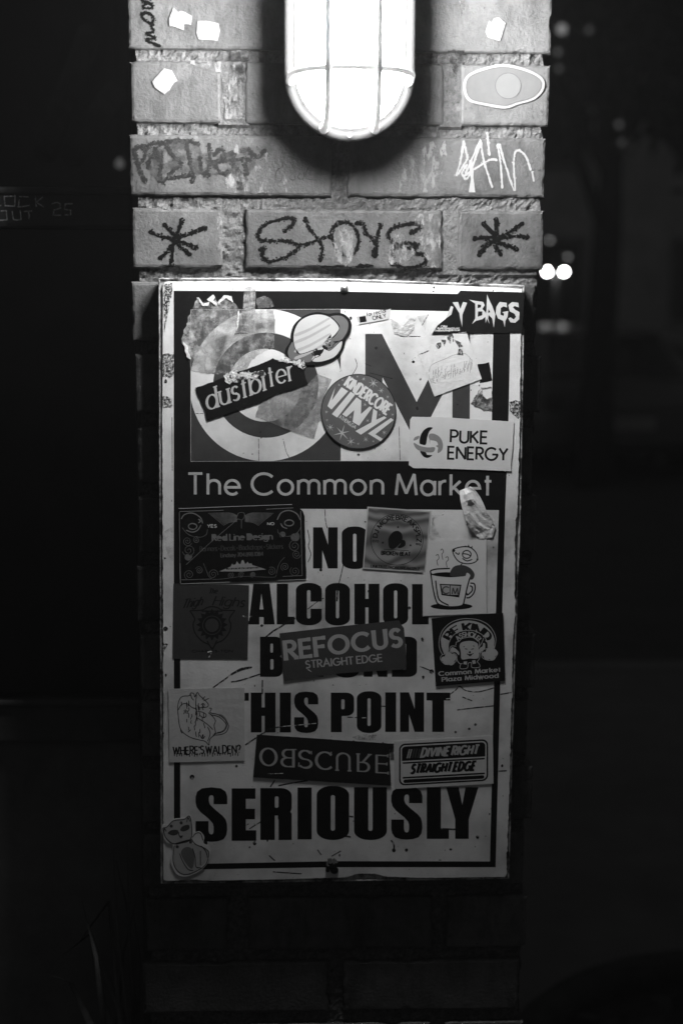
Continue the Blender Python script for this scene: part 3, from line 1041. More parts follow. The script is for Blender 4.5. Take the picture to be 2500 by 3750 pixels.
# planet
o_ = smooth(ZS([(140, 1040), (85, 960), (90, 850), (190, 690), (200, 540), (260, 350), (420, 190), (600, 100), (780, 68), (900, 90), (1010, 105), (1190, 82), (1340, 120), (1450, 220), (1495, 360), (1460, 530), (1370, 660), (1340, 800), (1270, 940), (1160, 1060), (1000, 1140), (800, 1195), (600, 1200), (400, 1170)]), 4, True)
rt, pr = sticker('planet_sticker', 'die cut sticker of a pale ringed planet with a cat face, overlapping the C', o_, 3, ink)
pr('ring', [smooth(ZS([(150, 1000), (145, 880), (240, 700), (300, 860), (390, 960), (540, 930), (650, 890), (700, 1000), (640, 1110), (540, 1140), (330, 1120), (200, 1080)]), 4, True),
            smooth(ZS([(1040, 170), (1200, 142), (1330, 180), (1420, 300), (1400, 480), (1300, 640), (1150, 780), (1040, 890), (990, 890), (880, 800), (960, 650), (1100, 620), (1200, 500), (1240, 380), (1160, 260)]), 4, True)], [], midgrey)
pr('globe', [smooth(ZS([(260, 640), (290, 440), (400, 260), (600, 150), (790, 122), (950, 150), (1080, 220), (1180, 320), (1230, 400), (1180, 510), (1060, 630), (960, 660), (870, 800), (980, 890), (1060, 880), (1280, 690), (1260, 850), (1150, 1000), (1000, 1080), (800, 1130), (650, 1105), (700, 1000), (830, 980), (890, 870), (650, 900), (540, 930), (390, 960), (300, 860)]), 4, True)], [],
   mat('planet_pale', .5, .5, .05, 60), 2)
for yy in (300, 450, 640, 790):
    pr('cloud_band', [smooth(ZS([(300, yy + 230), (600, yy + 110), (1000, yy - 110), (1010, yy - 70), (600, yy + 170), (310, yy + 290)]), 3, True)], [], ltgrey, 3)
pr('ink_line', lines(ZS, [[(250, 700), (300, 860), (390, 960), (540, 930), (650, 890), (690, 915)], [(640, 1110), (700, 1050), (710, 1000), (650, 985)], [(670, 900), (740, 850), (760, 870), (700, 910)], [(630, 950), (780, 920), (890, 860), (880, 890), (780, 945), (650, 975)],
                            [(710, 1000), (810, 970), (820, 1000), (720, 1040)], [(1040, 170), (1120, 230), (1230, 400), (1180, 510), (1070, 625)], [(1000, 840), (1080, 820), (1130, 740), (1290, 660)]], 2.4)
   + [ZS([(960, 650), (1055, 540), (1060, 620)]), ZS([(1090, 700), (1220, 680), (1200, 720), (1120, 720)]), smooth(ZS([(865, 800), (900, 770), (940, 800), (985, 830), (975, 880), (900, 850)]), 3, True),
      circ(*ZS(985, 700), 2.5, n=8), circ(*ZS(1025, 775), 4, n=8), circ(*ZS(1035, 725), 2.5, n=8), circ(*ZS(955, 735), 2.5, n=8), ZS([(1180, 310), (1240, 360), (1230, 410)]), ZS([(305, 880), (330, 880), (390, 960), (330, 950)]), circ(*ZS(745, 862), 3.4, n=8), circ(*ZS(812, 988), 3.4, n=8)], [], ink, 4)

# small rectal label
L5 = lambda x, y: .002 * max(0, (x - 1400) / 30) ** 2
rt, pr = sticker('small_label', 'tiny curled white label reading for rectal ONLY above the M', ZD([(183, 972), (380, 930), (402, 922), (385, 990), (195, 1025), (200, 1010)]), 1, mat('dull_label', .45, .5, .05, 60))
pr('print', [ZD([(200, 975), (240, 968), (248, 1005), (205, 1012)])] + text('for rectal', ZD, (250, 972), (370, 946), 24, 4) + text('ONLY', ZD, (288, 996), (372, 978), 24, 5), [], ink)

# body bags
pb = ZD([(846, 808), (1254, 818), (1240, 1076), (1070, 1078), (860, 1083), (662, 1087), (700, 1030), (755, 985), (775, 940), (792, 895), (800, 860)])
rt, pr = sticker('band_sticker', 'torn black sticker with jagged white BAGS lettering in the upper right corner of the sign', rag(pb, 1.2, 9, 2), 1, ink)
B_ = [ZD([(752, 985), (785, 905), (800, 912), (788, 960)]), ZD([(795, 882), (830, 880), (845, 925), (862, 880), (888, 885), (858, 960), (856, 1040), (842, 975), (838, 950)]),
      # B
      ZD([(900, 865), (935, 872), (990, 880), (1000, 900), (985, 925), (1005, 945), (1010, 970), (985, 990), (945, 1000), (918, 1022), (940, 985), (940, 890)]),
      # A
      ZD([(1015, 832), (1030, 870), (1048, 905), (1068, 960), (1058, 1045), (1048, 985), (1025, 962), (1022, 985), (1030, 1020), (1014, 985), (1006, 1015), (1004, 975), (1012, 930)]),
      # G
      ZD([(1075, 910), (1095, 880), (1140, 885), (1142, 915), (1120, 908), (1103, 918), (1100, 960), (1120, 970), (1124, 955), (1112, 945), (1150, 938), (1146, 975), (1132, 1000), (1128, 1042), (1118, 1000), (1085, 985), (1070, 950)]),
      # S
      ZD([(1150, 900), (1175, 880), (1215, 885), (1218, 915), (1190, 905), (1180, 915), (1195, 930), (1222, 945), (1220, 990), (1195, 1013), (1165, 1010), (1150, 985), (1165, 978), (1185, 992), (1200, 975), (1190, 955), (1160, 940)])]
N_ = [ZD([(955, 895), (978, 898), (975, 915), (955, 920)]), ZD([(958, 940), (985, 940), (985, 965), (955, 975)]), ZD([(1024, 925), (1036, 945), (1022, 950)])]
pr('lettering', B_, N_, mat('pale_letter', .45, .5, .05, 60))
pr('small_print', text('.COM', ZD, (718, 1042), (760, 1042), 12, 3) + text('BodyBagsMusic', ZD, (700, 1054), (840, 1052), 11, 3) + text('TheBodyBagsOfficial', ZD, (680, 1068), (840, 1064), 11, 3), [], pale_ink)

# scratched blank square
rt, pr = sticker('blank_sticker', 'tilted white sticker with its print scratched off, over the right arm of the M', rag(ZF([(572, 60), (700, 20), (855, -62), (955, -75), (1073, 288), (712, 422), (640, 235)]), 1, 12, 5), 1, mat('scratched_paper', .6, .6, .08, 120, .0005, 300))
rnd = random.Random(5)
fz = []
for i in range(60):
    t = i / 59
    bx, by = 690 + 310 * t, 265 - 85 * t
    fz.append([(bx + rnd.uniform(-9, 9), by + rnd.uniform(-60, 40)), (bx + rnd.uniform(-9, 9) - 8, by + rnd.uniform(-10, 60))])
pr('worn_print', lines(ZF, fz + [[(670, 240), (690, 180), (800, 130), (870, 100), (950, 95), (1000, 150)], [(665, 250), (680, 300), (720, 320)]], 2.4), [], mat('faded_ink', .33, .6, .2, 100, alpha=(300, .4, .5)))
pr('torn_print', [rag(ZF(p), 3, 4, i) for i, p in enumerate([[(705, 20), (760, 5), (770, 40), (740, 60)], [(760, -20), (800, -10), (790, 40)], [(800, -50), (850, -60), (860, 0), (830, 20)], [(860, -20), (925, 10), (932, 110), (880, 100), (900, 50)], [(590, 95), (670, 65), (665, 75), (600, 103)]])], [], mat('dark_scuff', .06, .7, .5, 200, alpha=(300, .42, .52)), 2)

# dust label
pd = ZE([(365, 355), (500, 310), (640, 250), (820, 190), (960, 130), (1070, 165), (1180, 150), (1225, 330), (1100, 375), (1000, 400), (875, 462), (457, 608), (440, 540), (410, 470)])
rt, pr = sticker('torn_label', 'torn black label with slanted white serif word dustbiter across the round C', rag(pd, 2.4, 5, 5), 2, ink)
pr('lettering', text('dustbi', ZE, (462, 528), (900, 372), 165, 20, 9, serif=.12, up=(-22, -155), gap=.2) , [], pale_ink)
pr('lettering', text('ter', ZE, (938, 345), (1122, 290), 150, 18, 9, serif=.11, up=(-22, -150), gap=.2), [], pale_ink)
scrap('paper_scrap', 'crumpled white shreds along the torn upper edge of the black dust label', rag(ZE([(570, 270), (640, 230), (700, 250), (760, 220), (800, 240), (850, 225), (900, 225), (905, 255), (860, 262), (820, 285), (740, 280), (690, 318), (640, 325), (600, 300)]), 9, 4, 3), 4, mat('shredded_paper', .62, .6, .3, 260, .0025, 500, .3, v2=.02, thr=(.5, .56)))
scrap('paper_scrap', 'curled bright shreds hanging below the planet sticker', rag(ZE([(1000, 150), (1050, 120), (1100, 140), (1110, 150), (1190, 140), (1215, 190), (1180, 210), (1140, 175), (1060, 165)]), 7, 4, 6), 5, mat('shredded_paper', .6))

# record
co = (1312.5, 1507)
rt, pr = sticker('record_sticker', 'round grey record company sticker with stars and slanted VINYL lettering between C and M', circ(co[0], co[1], 138, n=72), 3, mat('record_grey', .10, .5, .1, 60, .0002, 200))
pr('edge_line', [circ(co[0], co[1], 138, n=72)], [circ(co[0], co[1], 135, n=72)], ink)
pr('lettering', [ZV(p) for p in ([(340, 340), (275, 590), (455, 340), (578, 415), (270, 755), (196, 690)], [(625, 425), (708, 480), (375, 905), (278, 840)],
                                 [(735, 530), (822, 590), (815, 840), (975, 698), (1024, 722), (782, 1055), (660, 985), (692, 765), (545, 893), (470, 845)],
                                 [(1045, 740), (1116, 790), (1098, 945), (1245, 880), (1288, 908), (815, 1222), (712, 1155), (1005, 995)],
                                 [(1370, 912), (1420, 950), (1082, 1215), (1222, 1300), (1180, 1345), (945, 1200)])], [], paper, 2)
pr('lettering', text('KINDERCORE', ZV, (505, 310), (1290, 855), 200, 44, 36, up=(112, -170), gap=.26), [], paper, 2)
pr('lettering', text('ATHENS,GA', ZV, (405, 910), (705, 1115), 60, 14, 12, up=(28, -58)), [], pale_ink, 2)
stars = []
for (x, y, r, n) in ((465, 1190, 170, 6), (1045, 270, 110, 7), (1190, 405, 70, 6), (250, 1085, 85, 7), (630, 1350, 100, 6), (905, 1310, 70, 7), (1245, 1180, 60, 6), (865, 190, 50, 6), (750, 145, 34, 6), (475, 210, 34, 6), (412, 300, 36, 6), (1310, 520, 44, 6), (890, 665, 50, 6),
                     (940, 960, 48, 6), (1160, 855, 30, 6), (1400, 850, 40, 6), (175, 800, 48, 6), (187, 950, 36, 6), (620, 895, 40, 6), (765, 1390, 36, 6), (1045, 1345, 36, 6)):
    p = []
    for i in range(2 * n):
        a = math.pi * i / n + .25 + x
        rr = r * (1 if i % 2 == 0 else .17) * (1 if i % 4 == 0 else .85)
        p.append((x + rr * math.sin(a), y - rr * math.cos(a)))
    stars.append(ZV(p))
pr('star', stars, [], pale_ink, 3)

# puke energy
L = lambda x, y: .0012 * max(0, (1 - math.hypot(x - 1500, y - 1712) / 25)) + .0012 * max(0, 1 - math.hypot(x - 1868, y - 1722) / 20)
rt, pr = sticker('energy_sticker', 'white rectangular sticker reading PUKE ENERGY below the M', rag(ZF([(540, 578), (760, 580), (1000, 595), (1318, 614), (1310, 800), (1296, 945), (1298, 995), (1100, 985), (800, 975), (550, 970), (516, 946), (518, 800), (525, 600)]), 1, 10, 3), 2, paper, lift=None)
pr('lettering', text('PUKE', ZF, (835, 772), (1115, 782), 92, 17, 16, gap=.2) + text('ENERGY', ZF, (815, 898), (1268, 912), 92, 17, 16, gap=.2), [], ink)
pr('emblem', [smooth(ZF([(596, 775), (605, 720), (630, 680), (665, 658), (698, 662), (672, 690), (655, 740), (645, 790), (615, 790)]), 3, True), smooth(ZF([(600, 838), (645, 850), (655, 868), (695, 872), (660, 892), (625, 880)]), 3, True)], [], ink)
pr('emblem', [smooth(ZF([(552, 760), (560, 735), (595, 722), (590, 745)]), 3, True), smooth(ZF([(552, 775), (600, 800), (660, 812), (712, 810), (712, 835), (690, 850), (620, 845), (570, 820)]), 3, True), smooth(ZF([(668, 715), (700, 705), (750, 730), (775, 780), (770, 830), (735, 855), (740, 800), (725, 765), (675, 752)]), 3, True),
              ZF([(672, 750), (678, 750), (676, 790)]), ZF([(720, 800), (745, 790), (748, 820)])], [], mat('emblem_grey', .22, .5, .1, 60), 1)

# curled torn flap
LB = [(1683, 1796), (1683, 1815), (1687, 1842), (1692, 1862), (1700, 1885), (1704, 1905), (1712, 1926), (1726, 1944), (1742, 1960), (1758, 1974)]
RB = [(1722, 1781), (1742, 1798), (1757, 1818), (1768, 1840), (1777, 1862), (1786, 1882), (1800, 1898), (1806, 1918), (1813, 1928), (1803, 1968)]
fv, ff = [], []
for i, (l_, r_) in enumerate(zip(LB, RB)):
    for j in range(9):
        v = j / 8
        x, y = l_[0] + (r_[0] - l_[0]) * v, l_[1] + (r_[1] - l_[1]) * v
        t = i / 9
        dd = SD + .0006 + .0045 * (1 - v) ** 2 * math.sin(math.pi * min(1, t * 1.15)) + .0018 * v ** 4 * math.sin(math.pi * t) + .0028 * math.exp(-((t - .18) / .12) ** 2) * math.exp(-((v - .45) / .2) ** 2) + .0007 * noise.noise(Vector((x * .08, y * .08, 2)))
        fv.append(P(x + 1.5 * noise.noise(Vector((y * .2, i, 1))) * (v in (0, 1)), y, dd))
for i in range(9):
    for j in range(8):
        a_ = i * 9 + j
        ff.append((a_, a_ + 9, a_ + 10, a_ + 1))
k_n = len(fv)
fv += [v_ + Vector((0, .0002, 0)) for v_ in fv]
ff += [tuple(i + k_n for i in f_[::-1]) for f_ in ff[:72]]
c_ = P(1745, 1880, SD)
fo = mesh_obj('paper_scrap', [v_ - c_ for v_ in fv], ff, mat('flap_paper', .6, .5, .12, 60, .0008, 240))
fo.location = c_
tag(fo, 'curled torn white flap of paper hanging over the end of the word Market', 'paper scrap', GRP)

# dark card
rt, pr = sticker('dark_card', 'dark glossy business card with scrollwork and blackletter print, left of the word NO', rag(ZR([(40, 72), (180, 68), (640, 48), (1350, 22), (1390, 35), (1470, 100), (1490, 160), (1500, 500), (1510, 880), (900, 910), (600, 918), (62, 938), (58, 700), (30, 150)]), .8, 12, 3), 1,
                mat('glossy_black_card', .008, .25, .3, 100, .0004, 60, .5))
fine = dim_ink
e_ = [[(55, 105), (560, 90)], [(60, 880), (52, 110)], [(1050, 78), (1360, 62)], [(1445, 100), (1462, 840), (1240, 850)], [(75, 890), (420, 880)]]
pr('border_line', lines(ZR, e_, 2.2, False), [], dim_ink)
pr('blackletter', text('Red Line Design', ZR, (432, 440), (1120, 425), 72, 17, 7, serif=.07, gap=.16, space=.3, up=(-3, -72)), [], mat('card_ink', .13, .5, .2, 200))
faint = mat('card_faint_ink', .04, .5, .2, 200)
pr('blackletter', text('Banners * Decals * Backdrops * Stickers', ZR, (290, 562), (1240, 530), 56, 11, 5, gap=.16, space=.28) , [], faint)
pr('blackletter', text('Lindsey 704.898.1084', ZR, (530, 630), (1015, 612), 44, 11, 6, gap=.16, space=.28), [], mat('card_mid_ink', .075, .5, .2, 200))
pr('lettering', text('YES', ZR, (375, 288), (478, 288), 34, 9, 8) + text('NO', ZR, (1064, 260), (1140, 258), 28, 8, 8), [], pale_ink)
pr('panel', [ZR([(508, 792), (640, 738), (660, 700), (668, 718), (700, 712), (712, 675), (735, 705), (755, 710), (765, 670), (785, 660), (800, 690), (805, 710), (822, 700), (836, 680), (852, 705), (880, 698), (890, 720), (1050, 770), (780, 795)])], [], mat('card_pale', .3, .5, .1, 100))
pr('small_print', text('Our prices kill the competition', ZR, (590, 770), (960, 756), 18, 5), [], ink, 2)
sc = []
def spiral(x, y, r, k=1, t0=0):
    return [(x + r * (1 - i / 22) * math.cos(k * i * .62 + t0), y + r * (1 - i / 22) * math.sin(k * i * .62 + t0)) for i in range(21)]
for (x, y, r, k) in ((145, 445, 55, 1), (160, 550, 75, -1), (150, 625, 48, 1), (165, 830, 60, 1), (440, 825, 58, -1), (1375, 395, 60, 1), (1375, 500, 70, -1), (1395, 595, 52, 1), (1380, 790, 60, -1), (1110, 790, 50, 1), (1265, 740, 50, 1), (250, 430, 40, -1), (1240, 370, 40, 1), (640, 835, 36, 1), (760, 835, 36, -1), (900, 830, 36, 1), (280, 780, 45, 1)):
    sc.append(spiral(x, y, r, k, x))
for s_ in (-1, 1):
    for i in range(13):
        a = i / 12
        x0_, y0_ = 760 + s_ * 45, 150 + 70 * a
        sc.append([(x0_, y0_), (x0_ + s_ * 90, y0_ - 30 + 40 * a), (x0_ + s_ * (330 - 170 * a), y0_ - 25 + 70 * a)])
sc += [[(715, 160), (735, 120), (790, 118), (800, 160), (770, 200), (730, 190)], [(765, 200), (765, 300)], [(330, 700), (370, 800), (400, 860), (480, 885), (760, 850)], [(1165, 820), (1200, 700), (1260, 630)], [(1165, 830), (1130, 860), (900, 850), (760, 850)],
       [(375, 310), (360, 370), (280, 400), (160, 370), (85, 290)], [(1450, 280), (1400, 350), (1300, 390), (1200, 360), (1180, 310)]]
pr('scrollwork', lines(ZR, sc, 2.0), [], mat('card_scroll_ink', .1, .5, .5, 200))
pr('skull', lines(ZR, [[(p[0], p[1]) for p in circ(205, 275, 48, 34, 12)] + [(253, 275)], [(p[0], p[1]) for p in circ(1312, 235, 52, 34, 12)] + [(1364, 235)], [(75, 190), (110, 140), (200, 122), (290, 170), (320, 240)], [(1175, 200), (1220, 120), (1310, 92), (1400, 130), (1440, 200)],
                            [(130, 320), (200, 340), (260, 320), (300, 260)], [(1215, 240), (1240, 280), (1290, 300)], [(270, 190), (295, 215), (270, 235)]], 4), [], dim_ink)
pr('scratch', lines(ZR, [[(130, 715), (420, 450), (730, 185)]], 1.6, False), [], dim_ink, 2)
pr('bare_edge', lines(ZR, [[(45, 70), (180, 66), (640, 47), (1345, 23)], [(68, 936), (630, 914)], [(1185, 895), (1300, 893), (1508, 883)], [(60, 700), (64, 930)]], 1.8, False), [], pale_ink, 2)

# thigh highs
rt, pr = sticker('dark_square_sticker', 'dark grey square sticker with a black shield emblem and script lettering, under the dark card', ZH2([(80, 40), (220, 42), (1478, 66), (1462, 800), (1450, 1440), (62, 1430), (68, 800)]), 0, mat('dim_red_grey', .04, .55, .1, 80, .0002, 200, .2))
dk = mat('emblem_black', .010, .55, .1, 80, 0, 200, .15)
pr('lettering', text('The', ZH2, (730, 225), (880, 215), 100, 20, 14, up=(30, -90)) + text('Thigh', ZH2, (230, 500), (590, 440), 190, 26, 16, up=(70, -170), gap=.2) + text('Highs', ZH2, (800, 440), (1370, 470), 190, 26, 16, up=(70, -170), gap=.2), [], dk)
sun = []
for i in range(32):
    a = math.pi * i / 16
    rr = 300 if i % 2 == 0 else 225
    sun.append((790 + rr * math.sin(a) * .98, 800 - rr * math.cos(a)))
pr('emblem', [ZH2(sun)], [circ(*ZH2(790, 810), 178 * ZH2.s, n=30)], dk)
pr('emblem', [circ(*ZH2(790, 810), 165 * ZH2.s, n=30)], [circ(*ZH2(790, 810), 125 * ZH2.s, n=30)], dk)
pr('emblem', lines(ZH2, [[(380, 540), (600, 530), (700, 480), (790, 465), (900, 485), (980, 530), (1215, 535)], [(380, 540), (470, 690), (440, 800), (480, 960), (600, 1100), (730, 1170), (795, 1250), (860, 1150), (1000, 1080), (1110, 940), (1140, 800), (1110, 690), (1215, 535)], [(700, 1100), (795, 1240), (880, 1090)], [(600, 548), (980, 548)]], 4.5), [], dk, 2)
pr('small_print', text('CHARLES-TON', ZH2, (420, 1310), (1170, 1310), 40, 12), [], dk)

# straight edge grey
rt, pr = sticker('refocus_sticker', 'tilted dark grey sticker reading REFOCUS STRAIGHT EDGE over the word BEYOND', ZG([(1010, 1045)])[:1] + [(1230, 2285)][:0] + ZH([(0, 990)])[:1] + ZH([(440, 946), (455, 975), (478, 1005), (490, 1130), (498, 1300), (470, 1322), (0, 1350)]) + ZI([(1045, 200)]) + ZG([(1020, 1160)]), 2, dkgrey)
rfl = mat('refocus_letter', .38, .5, .08, 80)
pr('lettering', text('REFOCUS', ZG, (1060, 1240), (2.0913 * (1468 - 540), 1140), 128, 34, 26, serif=.13, gap=.3, up=(-12, -128)) + text('STRAIGHT EDGE', ZI, (1215, 98), (2.0913 * (1398 - 540), 46), 54, 11, 8, serif=.08, gap=.24, space=.3), [], rfl)

# DJ
rt, pr = sticker('marbled_sticker', 'white edged marbled square sticker with a ring of small letters, right of NO', ZH([(198, 74), (685, 108), (642, 580), (162, 550)]), 1, mat('dull_white', .45, .5, .05, 60))
mm, nt, bb = base_mat('marbled_print')
tc = nt.nodes.new('ShaderNodeTexCoord'); wv_ = nt.nodes.new('ShaderNodeTexWave'); rp = nt.nodes.new('ShaderNodeMapRange'); cb = nt.nodes.new('ShaderNodeCombineColor')
wv_.inputs['Scale'].default_value = 22; wv_.inputs['Distortion'].default_value = 14; wv_.inputs['Detail'].default_value = 2; wv_.inputs['Detail Scale'].default_value = .9
wv_.bands_direction = 'Z'
rp.inputs[3].default_value = .07; rp.inputs[4].default_value = .24
nt.links.new(tc.outputs['Object'], wv_.inputs['Vector']); nt.links.new(wv_.outputs['Fac'], rp.inputs[0])
for i in range(3): nt.links.new(rp.outputs[0], cb.inputs[i])
nt.links.new(cb.outputs[0], bb.inputs['Base Color'])
pr('print_ground', [ZH([(208, 84), (675, 118), (633, 570), (172, 540)])], [], mm)
pr('lettering', text_arc('DJ MOREBREAKSPLZ', ZH, (424, 326), 152, -84, 96, 34, 9, 7), [], ink, 2)
pr('ring_line', stroke(circ(*ZH(424, 326), 200 * k_, 196 * k_, n=48), 2, True), [], ink, 2)
pr('lettering', text('BROKEN-BEAT', ZH, (305, 442), (525, 452), 28, 8, 7) + text('LINKTR.EE/MOREBREAKSPLZ', ZH, (225, 540), (595, 562), 20, 5, 4) + text('ESTD', ZH, (238, 345), (284, 347), 14, 4) + text('1993', ZH, (568, 368), (606, 372), 14, 4) + lines(ZH, [[(322, 400), (515, 412)]], 2, False), [], ink, 2)
pr('emblem', [smooth(ZH([(358, 350), (362, 310), (395, 268), (435, 260), (462, 285), (465, 330), (440, 365), (400, 398), (368, 390)]), 3, True), smooth(ZH([(455, 330), (485, 335), (488, 370), (450, 392), (430, 385), (452, 360)]), 3, True)]
   + [ZH([(x + (12 if i % 2 == 0 else 5) * math.sin(math.pi * i / 5), y - (12 if i % 2 == 0 else 5) * math.cos(math.pi * i / 5)) for i in range(10)]) for x, y in ((432, 231), (316, 350), (528, 370))], [], ink, 2)

# coffee mug
rt, pr = sticker('mug_sticker', 'white sticker with a line drawing of a smiling figure lounging in a CM coffee mug', rag(ZH([(625, 335), (1108, 328), (1110, 893), (622, 912)]), .8, 12, 2), 1, paper)
pr('ink_line', lines(ZH, [[(680, 565), (700, 700), (722, 790), (750, 825), (830, 842), (920, 832), (940, 790), (960, 700), (980, 625)],
                          [(680, 565), (730, 552), (830, 548)], [(680, 570), (700, 595), (830, 610), (950, 600)],
                          [(985, 660), (1015, 665), (1022, 700), (1010, 740), (980, 770), (955, 772)], [(982, 680), (1000, 690), (998, 720), (965, 750), (958, 735)],
                          [(720, 640), (730, 720), (750, 790), (820, 830)]], 5)
   + lines(ZH, [[(850, 410), (870, 395), (920, 382), (980, 385), (1025, 420), (1042, 470), (1020, 500), (960, 512), (900, 495), (865, 455), (850, 410)], [(p[0], p[1]) for p in circ(958, 440, 33, 30, 12)] + [(991, 440)], [(925, 435), (960, 438), (990, 452)],
                [(925, 505), (905, 535)], [(925, 470), (960, 490), (1000, 478)], [(870, 425), (895, 440), (900, 425)]], 4)
   + lines(ZH, [[(738, 525), (730, 490), (745, 470), (738, 440), (722, 450)], [(775, 480), (768, 440), (780, 420), (770, 398), (758, 410)], [(808, 540), (802, 500), (818, 480), (812, 458), (795, 465)]], 2.4)
   + [ZH([(944, 382), (948, 370), (962, 380)]), ZH([(965, 382), (972, 362), (982, 386)]), ZH([(985, 388), (1002, 372), (1000, 398)]), circ(*ZH(860, 411), 5, n=8), circ(*ZH(1040, 478), 4, n=8)], [], ink)
pr('mug_shadow', [circ(*ZH(842, 838), 160 * k_, 26 * k_, n=24, a0=0, a1=360)], [ZH([(722, 780), (945, 780), (940, 815), (910, 838), (830, 848), (750, 832)])], ink)
pr('coffee', [smooth(ZH([(700, 592), (740, 580), (830, 578), (835, 608), (760, 606)]), 3, True)], [], ink, 1)
pr('figure_body', [smooth(ZH([(832, 605), (838, 560), (870, 528), (930, 522), (985, 545), (1018, 590), (1005, 630), (975, 630), (985, 600), (960, 580), (945, 605), (890, 610)]), 3, True)], [], dkgrey, 2)
pr('mug_badge', [ZH([(750, 665), (918, 672), (900, 770), (765, 752)])], [], ink, 1)
pr('mug_badge', [ZH([(762, 674), (828, 677), (826, 750), (775, 742)]), ZH([(834, 678), (908, 682), (893, 750), (832, 750)])], [], ltgrey, 2)
pr('badge_letter', text('C', ZH, (773, 740), (822, 740), 52, 9) + text('M', ZH, (846, 744), (890, 746), 48, 9), [], dkgrey, 3)

# be kind
rt, pr = sticker('toast_sticker', 'black square sticker with a smiling slice of bread under a lettered arch, lower right', ZBK([(50, 190), (600, 130), (1468, 80), (1500, 1425), (135, 1535)]), 2, ink)
cc_ = (770, 640)
AR = ZBK
pr('arch', [AR([(232, 610)] + [(p[0], p[1]) for p in circ(765, 665, 535, 435, 24, 186, 354)] + [(1290, 780), (1240, 800), (1180, 780), (1150, 650)] + [(p[0], p[1]) for p in circ(770, 780, 385, 350, 20, 340, 196)] + [(370, 870), (300, 900), (250, 760)])],
   text_arc('BE KIND', AR, (770, 790), 385, -60, 62, 170, 62, 22, serif=.1, ry=350, gap=.2, space=.3), pale_ink)
pr('outline', lines(AR, [[(270, 915), (215, 800), (200, 640), (260, 440), (420, 280), (620, 205), (800, 195), (1000, 225), (1180, 320), (1290, 470), (1325, 620), (1290, 800)],
                         [(385, 850), (390, 700), (450, 560), (560, 470), (700, 430), (870, 430), (1000, 480), (1100, 560), (1160, 680), (1165, 780)],
                         [(540, 660), (600, 640), (650, 590), (740, 570), (800, 560), (880, 570), (960, 610), (1000, 680), (990, 760), (1060, 640), (1080, 580)],
                         [(550, 940), (560, 1020), (610, 1085), (660, 1085)], [(955, 1045), (1000, 980), (1010, 880), (1040, 870)],
                         [(630, 1090), (612, 1160), (650, 1190), (760, 1170), (775, 1080), (840, 1070), (850, 1160), (990, 1160), (1005, 1110), (950, 1045)],
                         [(430, 860), (410, 800), (440, 740), (540, 740)], [(530, 720), (540, 660)]], 2.2), [], pale_ink)
def cloud(cx, cy, s):
    o = []
    for i, (a, b, r) in enumerate(((-100, 10, 50), (0, -50, 75), (80, -20, 75), (-50, 60, 65), (50, 70, 65), (0, 0, 90))):
        o.append(AR(circ(cx + a * s, cy + b * s, r * s, n=16)))
    return o
pr('cloud', cloud(390, 985, 1.0) + cloud(1200, 890, 1.0), [], pale_ink, 2)
pr('cloud_line', stroke(AR(smooth([(225, 990), (250, 920), (300, 900), (380, 855), (470, 870), (545, 920), (545, 1010), (490, 1080), (380, 1105), (290, 1080)], 4, True)), 2, True) + stroke(AR(smooth([(1045, 900), (1080, 810), (1180, 785), (1290, 800), (1360, 870), (1320, 960), (1270, 1015), (1150, 1015), (1060, 970)], 4, True)), 2, True), [], pale_ink, 3)
pr('lettering', text_arc('ASSHOLE!', AR, (770, 790), 245, -50, 52, 90, 24, 14, serif=.08, gap=.2), [], pale_ink, 2)
pr('bread', [smooth(AR([(605, 740), (640, 670), (740, 640), (860, 640), (950, 680), (975, 740), (980, 970), (800, 985), (650, 1000), (630, 850)]), 4, True), smooth(AR([(430, 790), (470, 760), (540, 800), (595, 860), (590, 920), (530, 860), (440, 850)]), 3, True),
             smooth(AR([(995, 790), (1060, 740), (1070, 680), (1110, 690), (1110, 780), (1060, 830), (995, 870)]), 3, True), AR([(690, 1045), (755, 1040), (745, 1105), (680, 1095)]), AR([(850, 1025), (915, 1015), (930, 1080), (870, 1095)])],
   lines(AR, [[(710, 790), (760, 800)], [(835, 800), (890, 790)], [(750, 890), (810, 925), (880, 880)], [(680, 755), (705, 745)], [(870, 730), (900, 742)]], 3, False) + [circ(*AR(808, 860), 4, n=8), AR([(765, 898), (855, 890), (840, 930), (800, 940)])], pale_ink, 2)
pr('lettering', text('Common Market', AR, (200, 1325), (1415, 1240), 78, 26, 13, serif=.1, gap=.26, space=.5) + text('Plaza Midwood', AR, (265, 1440), (1370, 1360), 78, 26, 13, serif=.1, gap=.26, space=.5), [], pale_ink, 2)

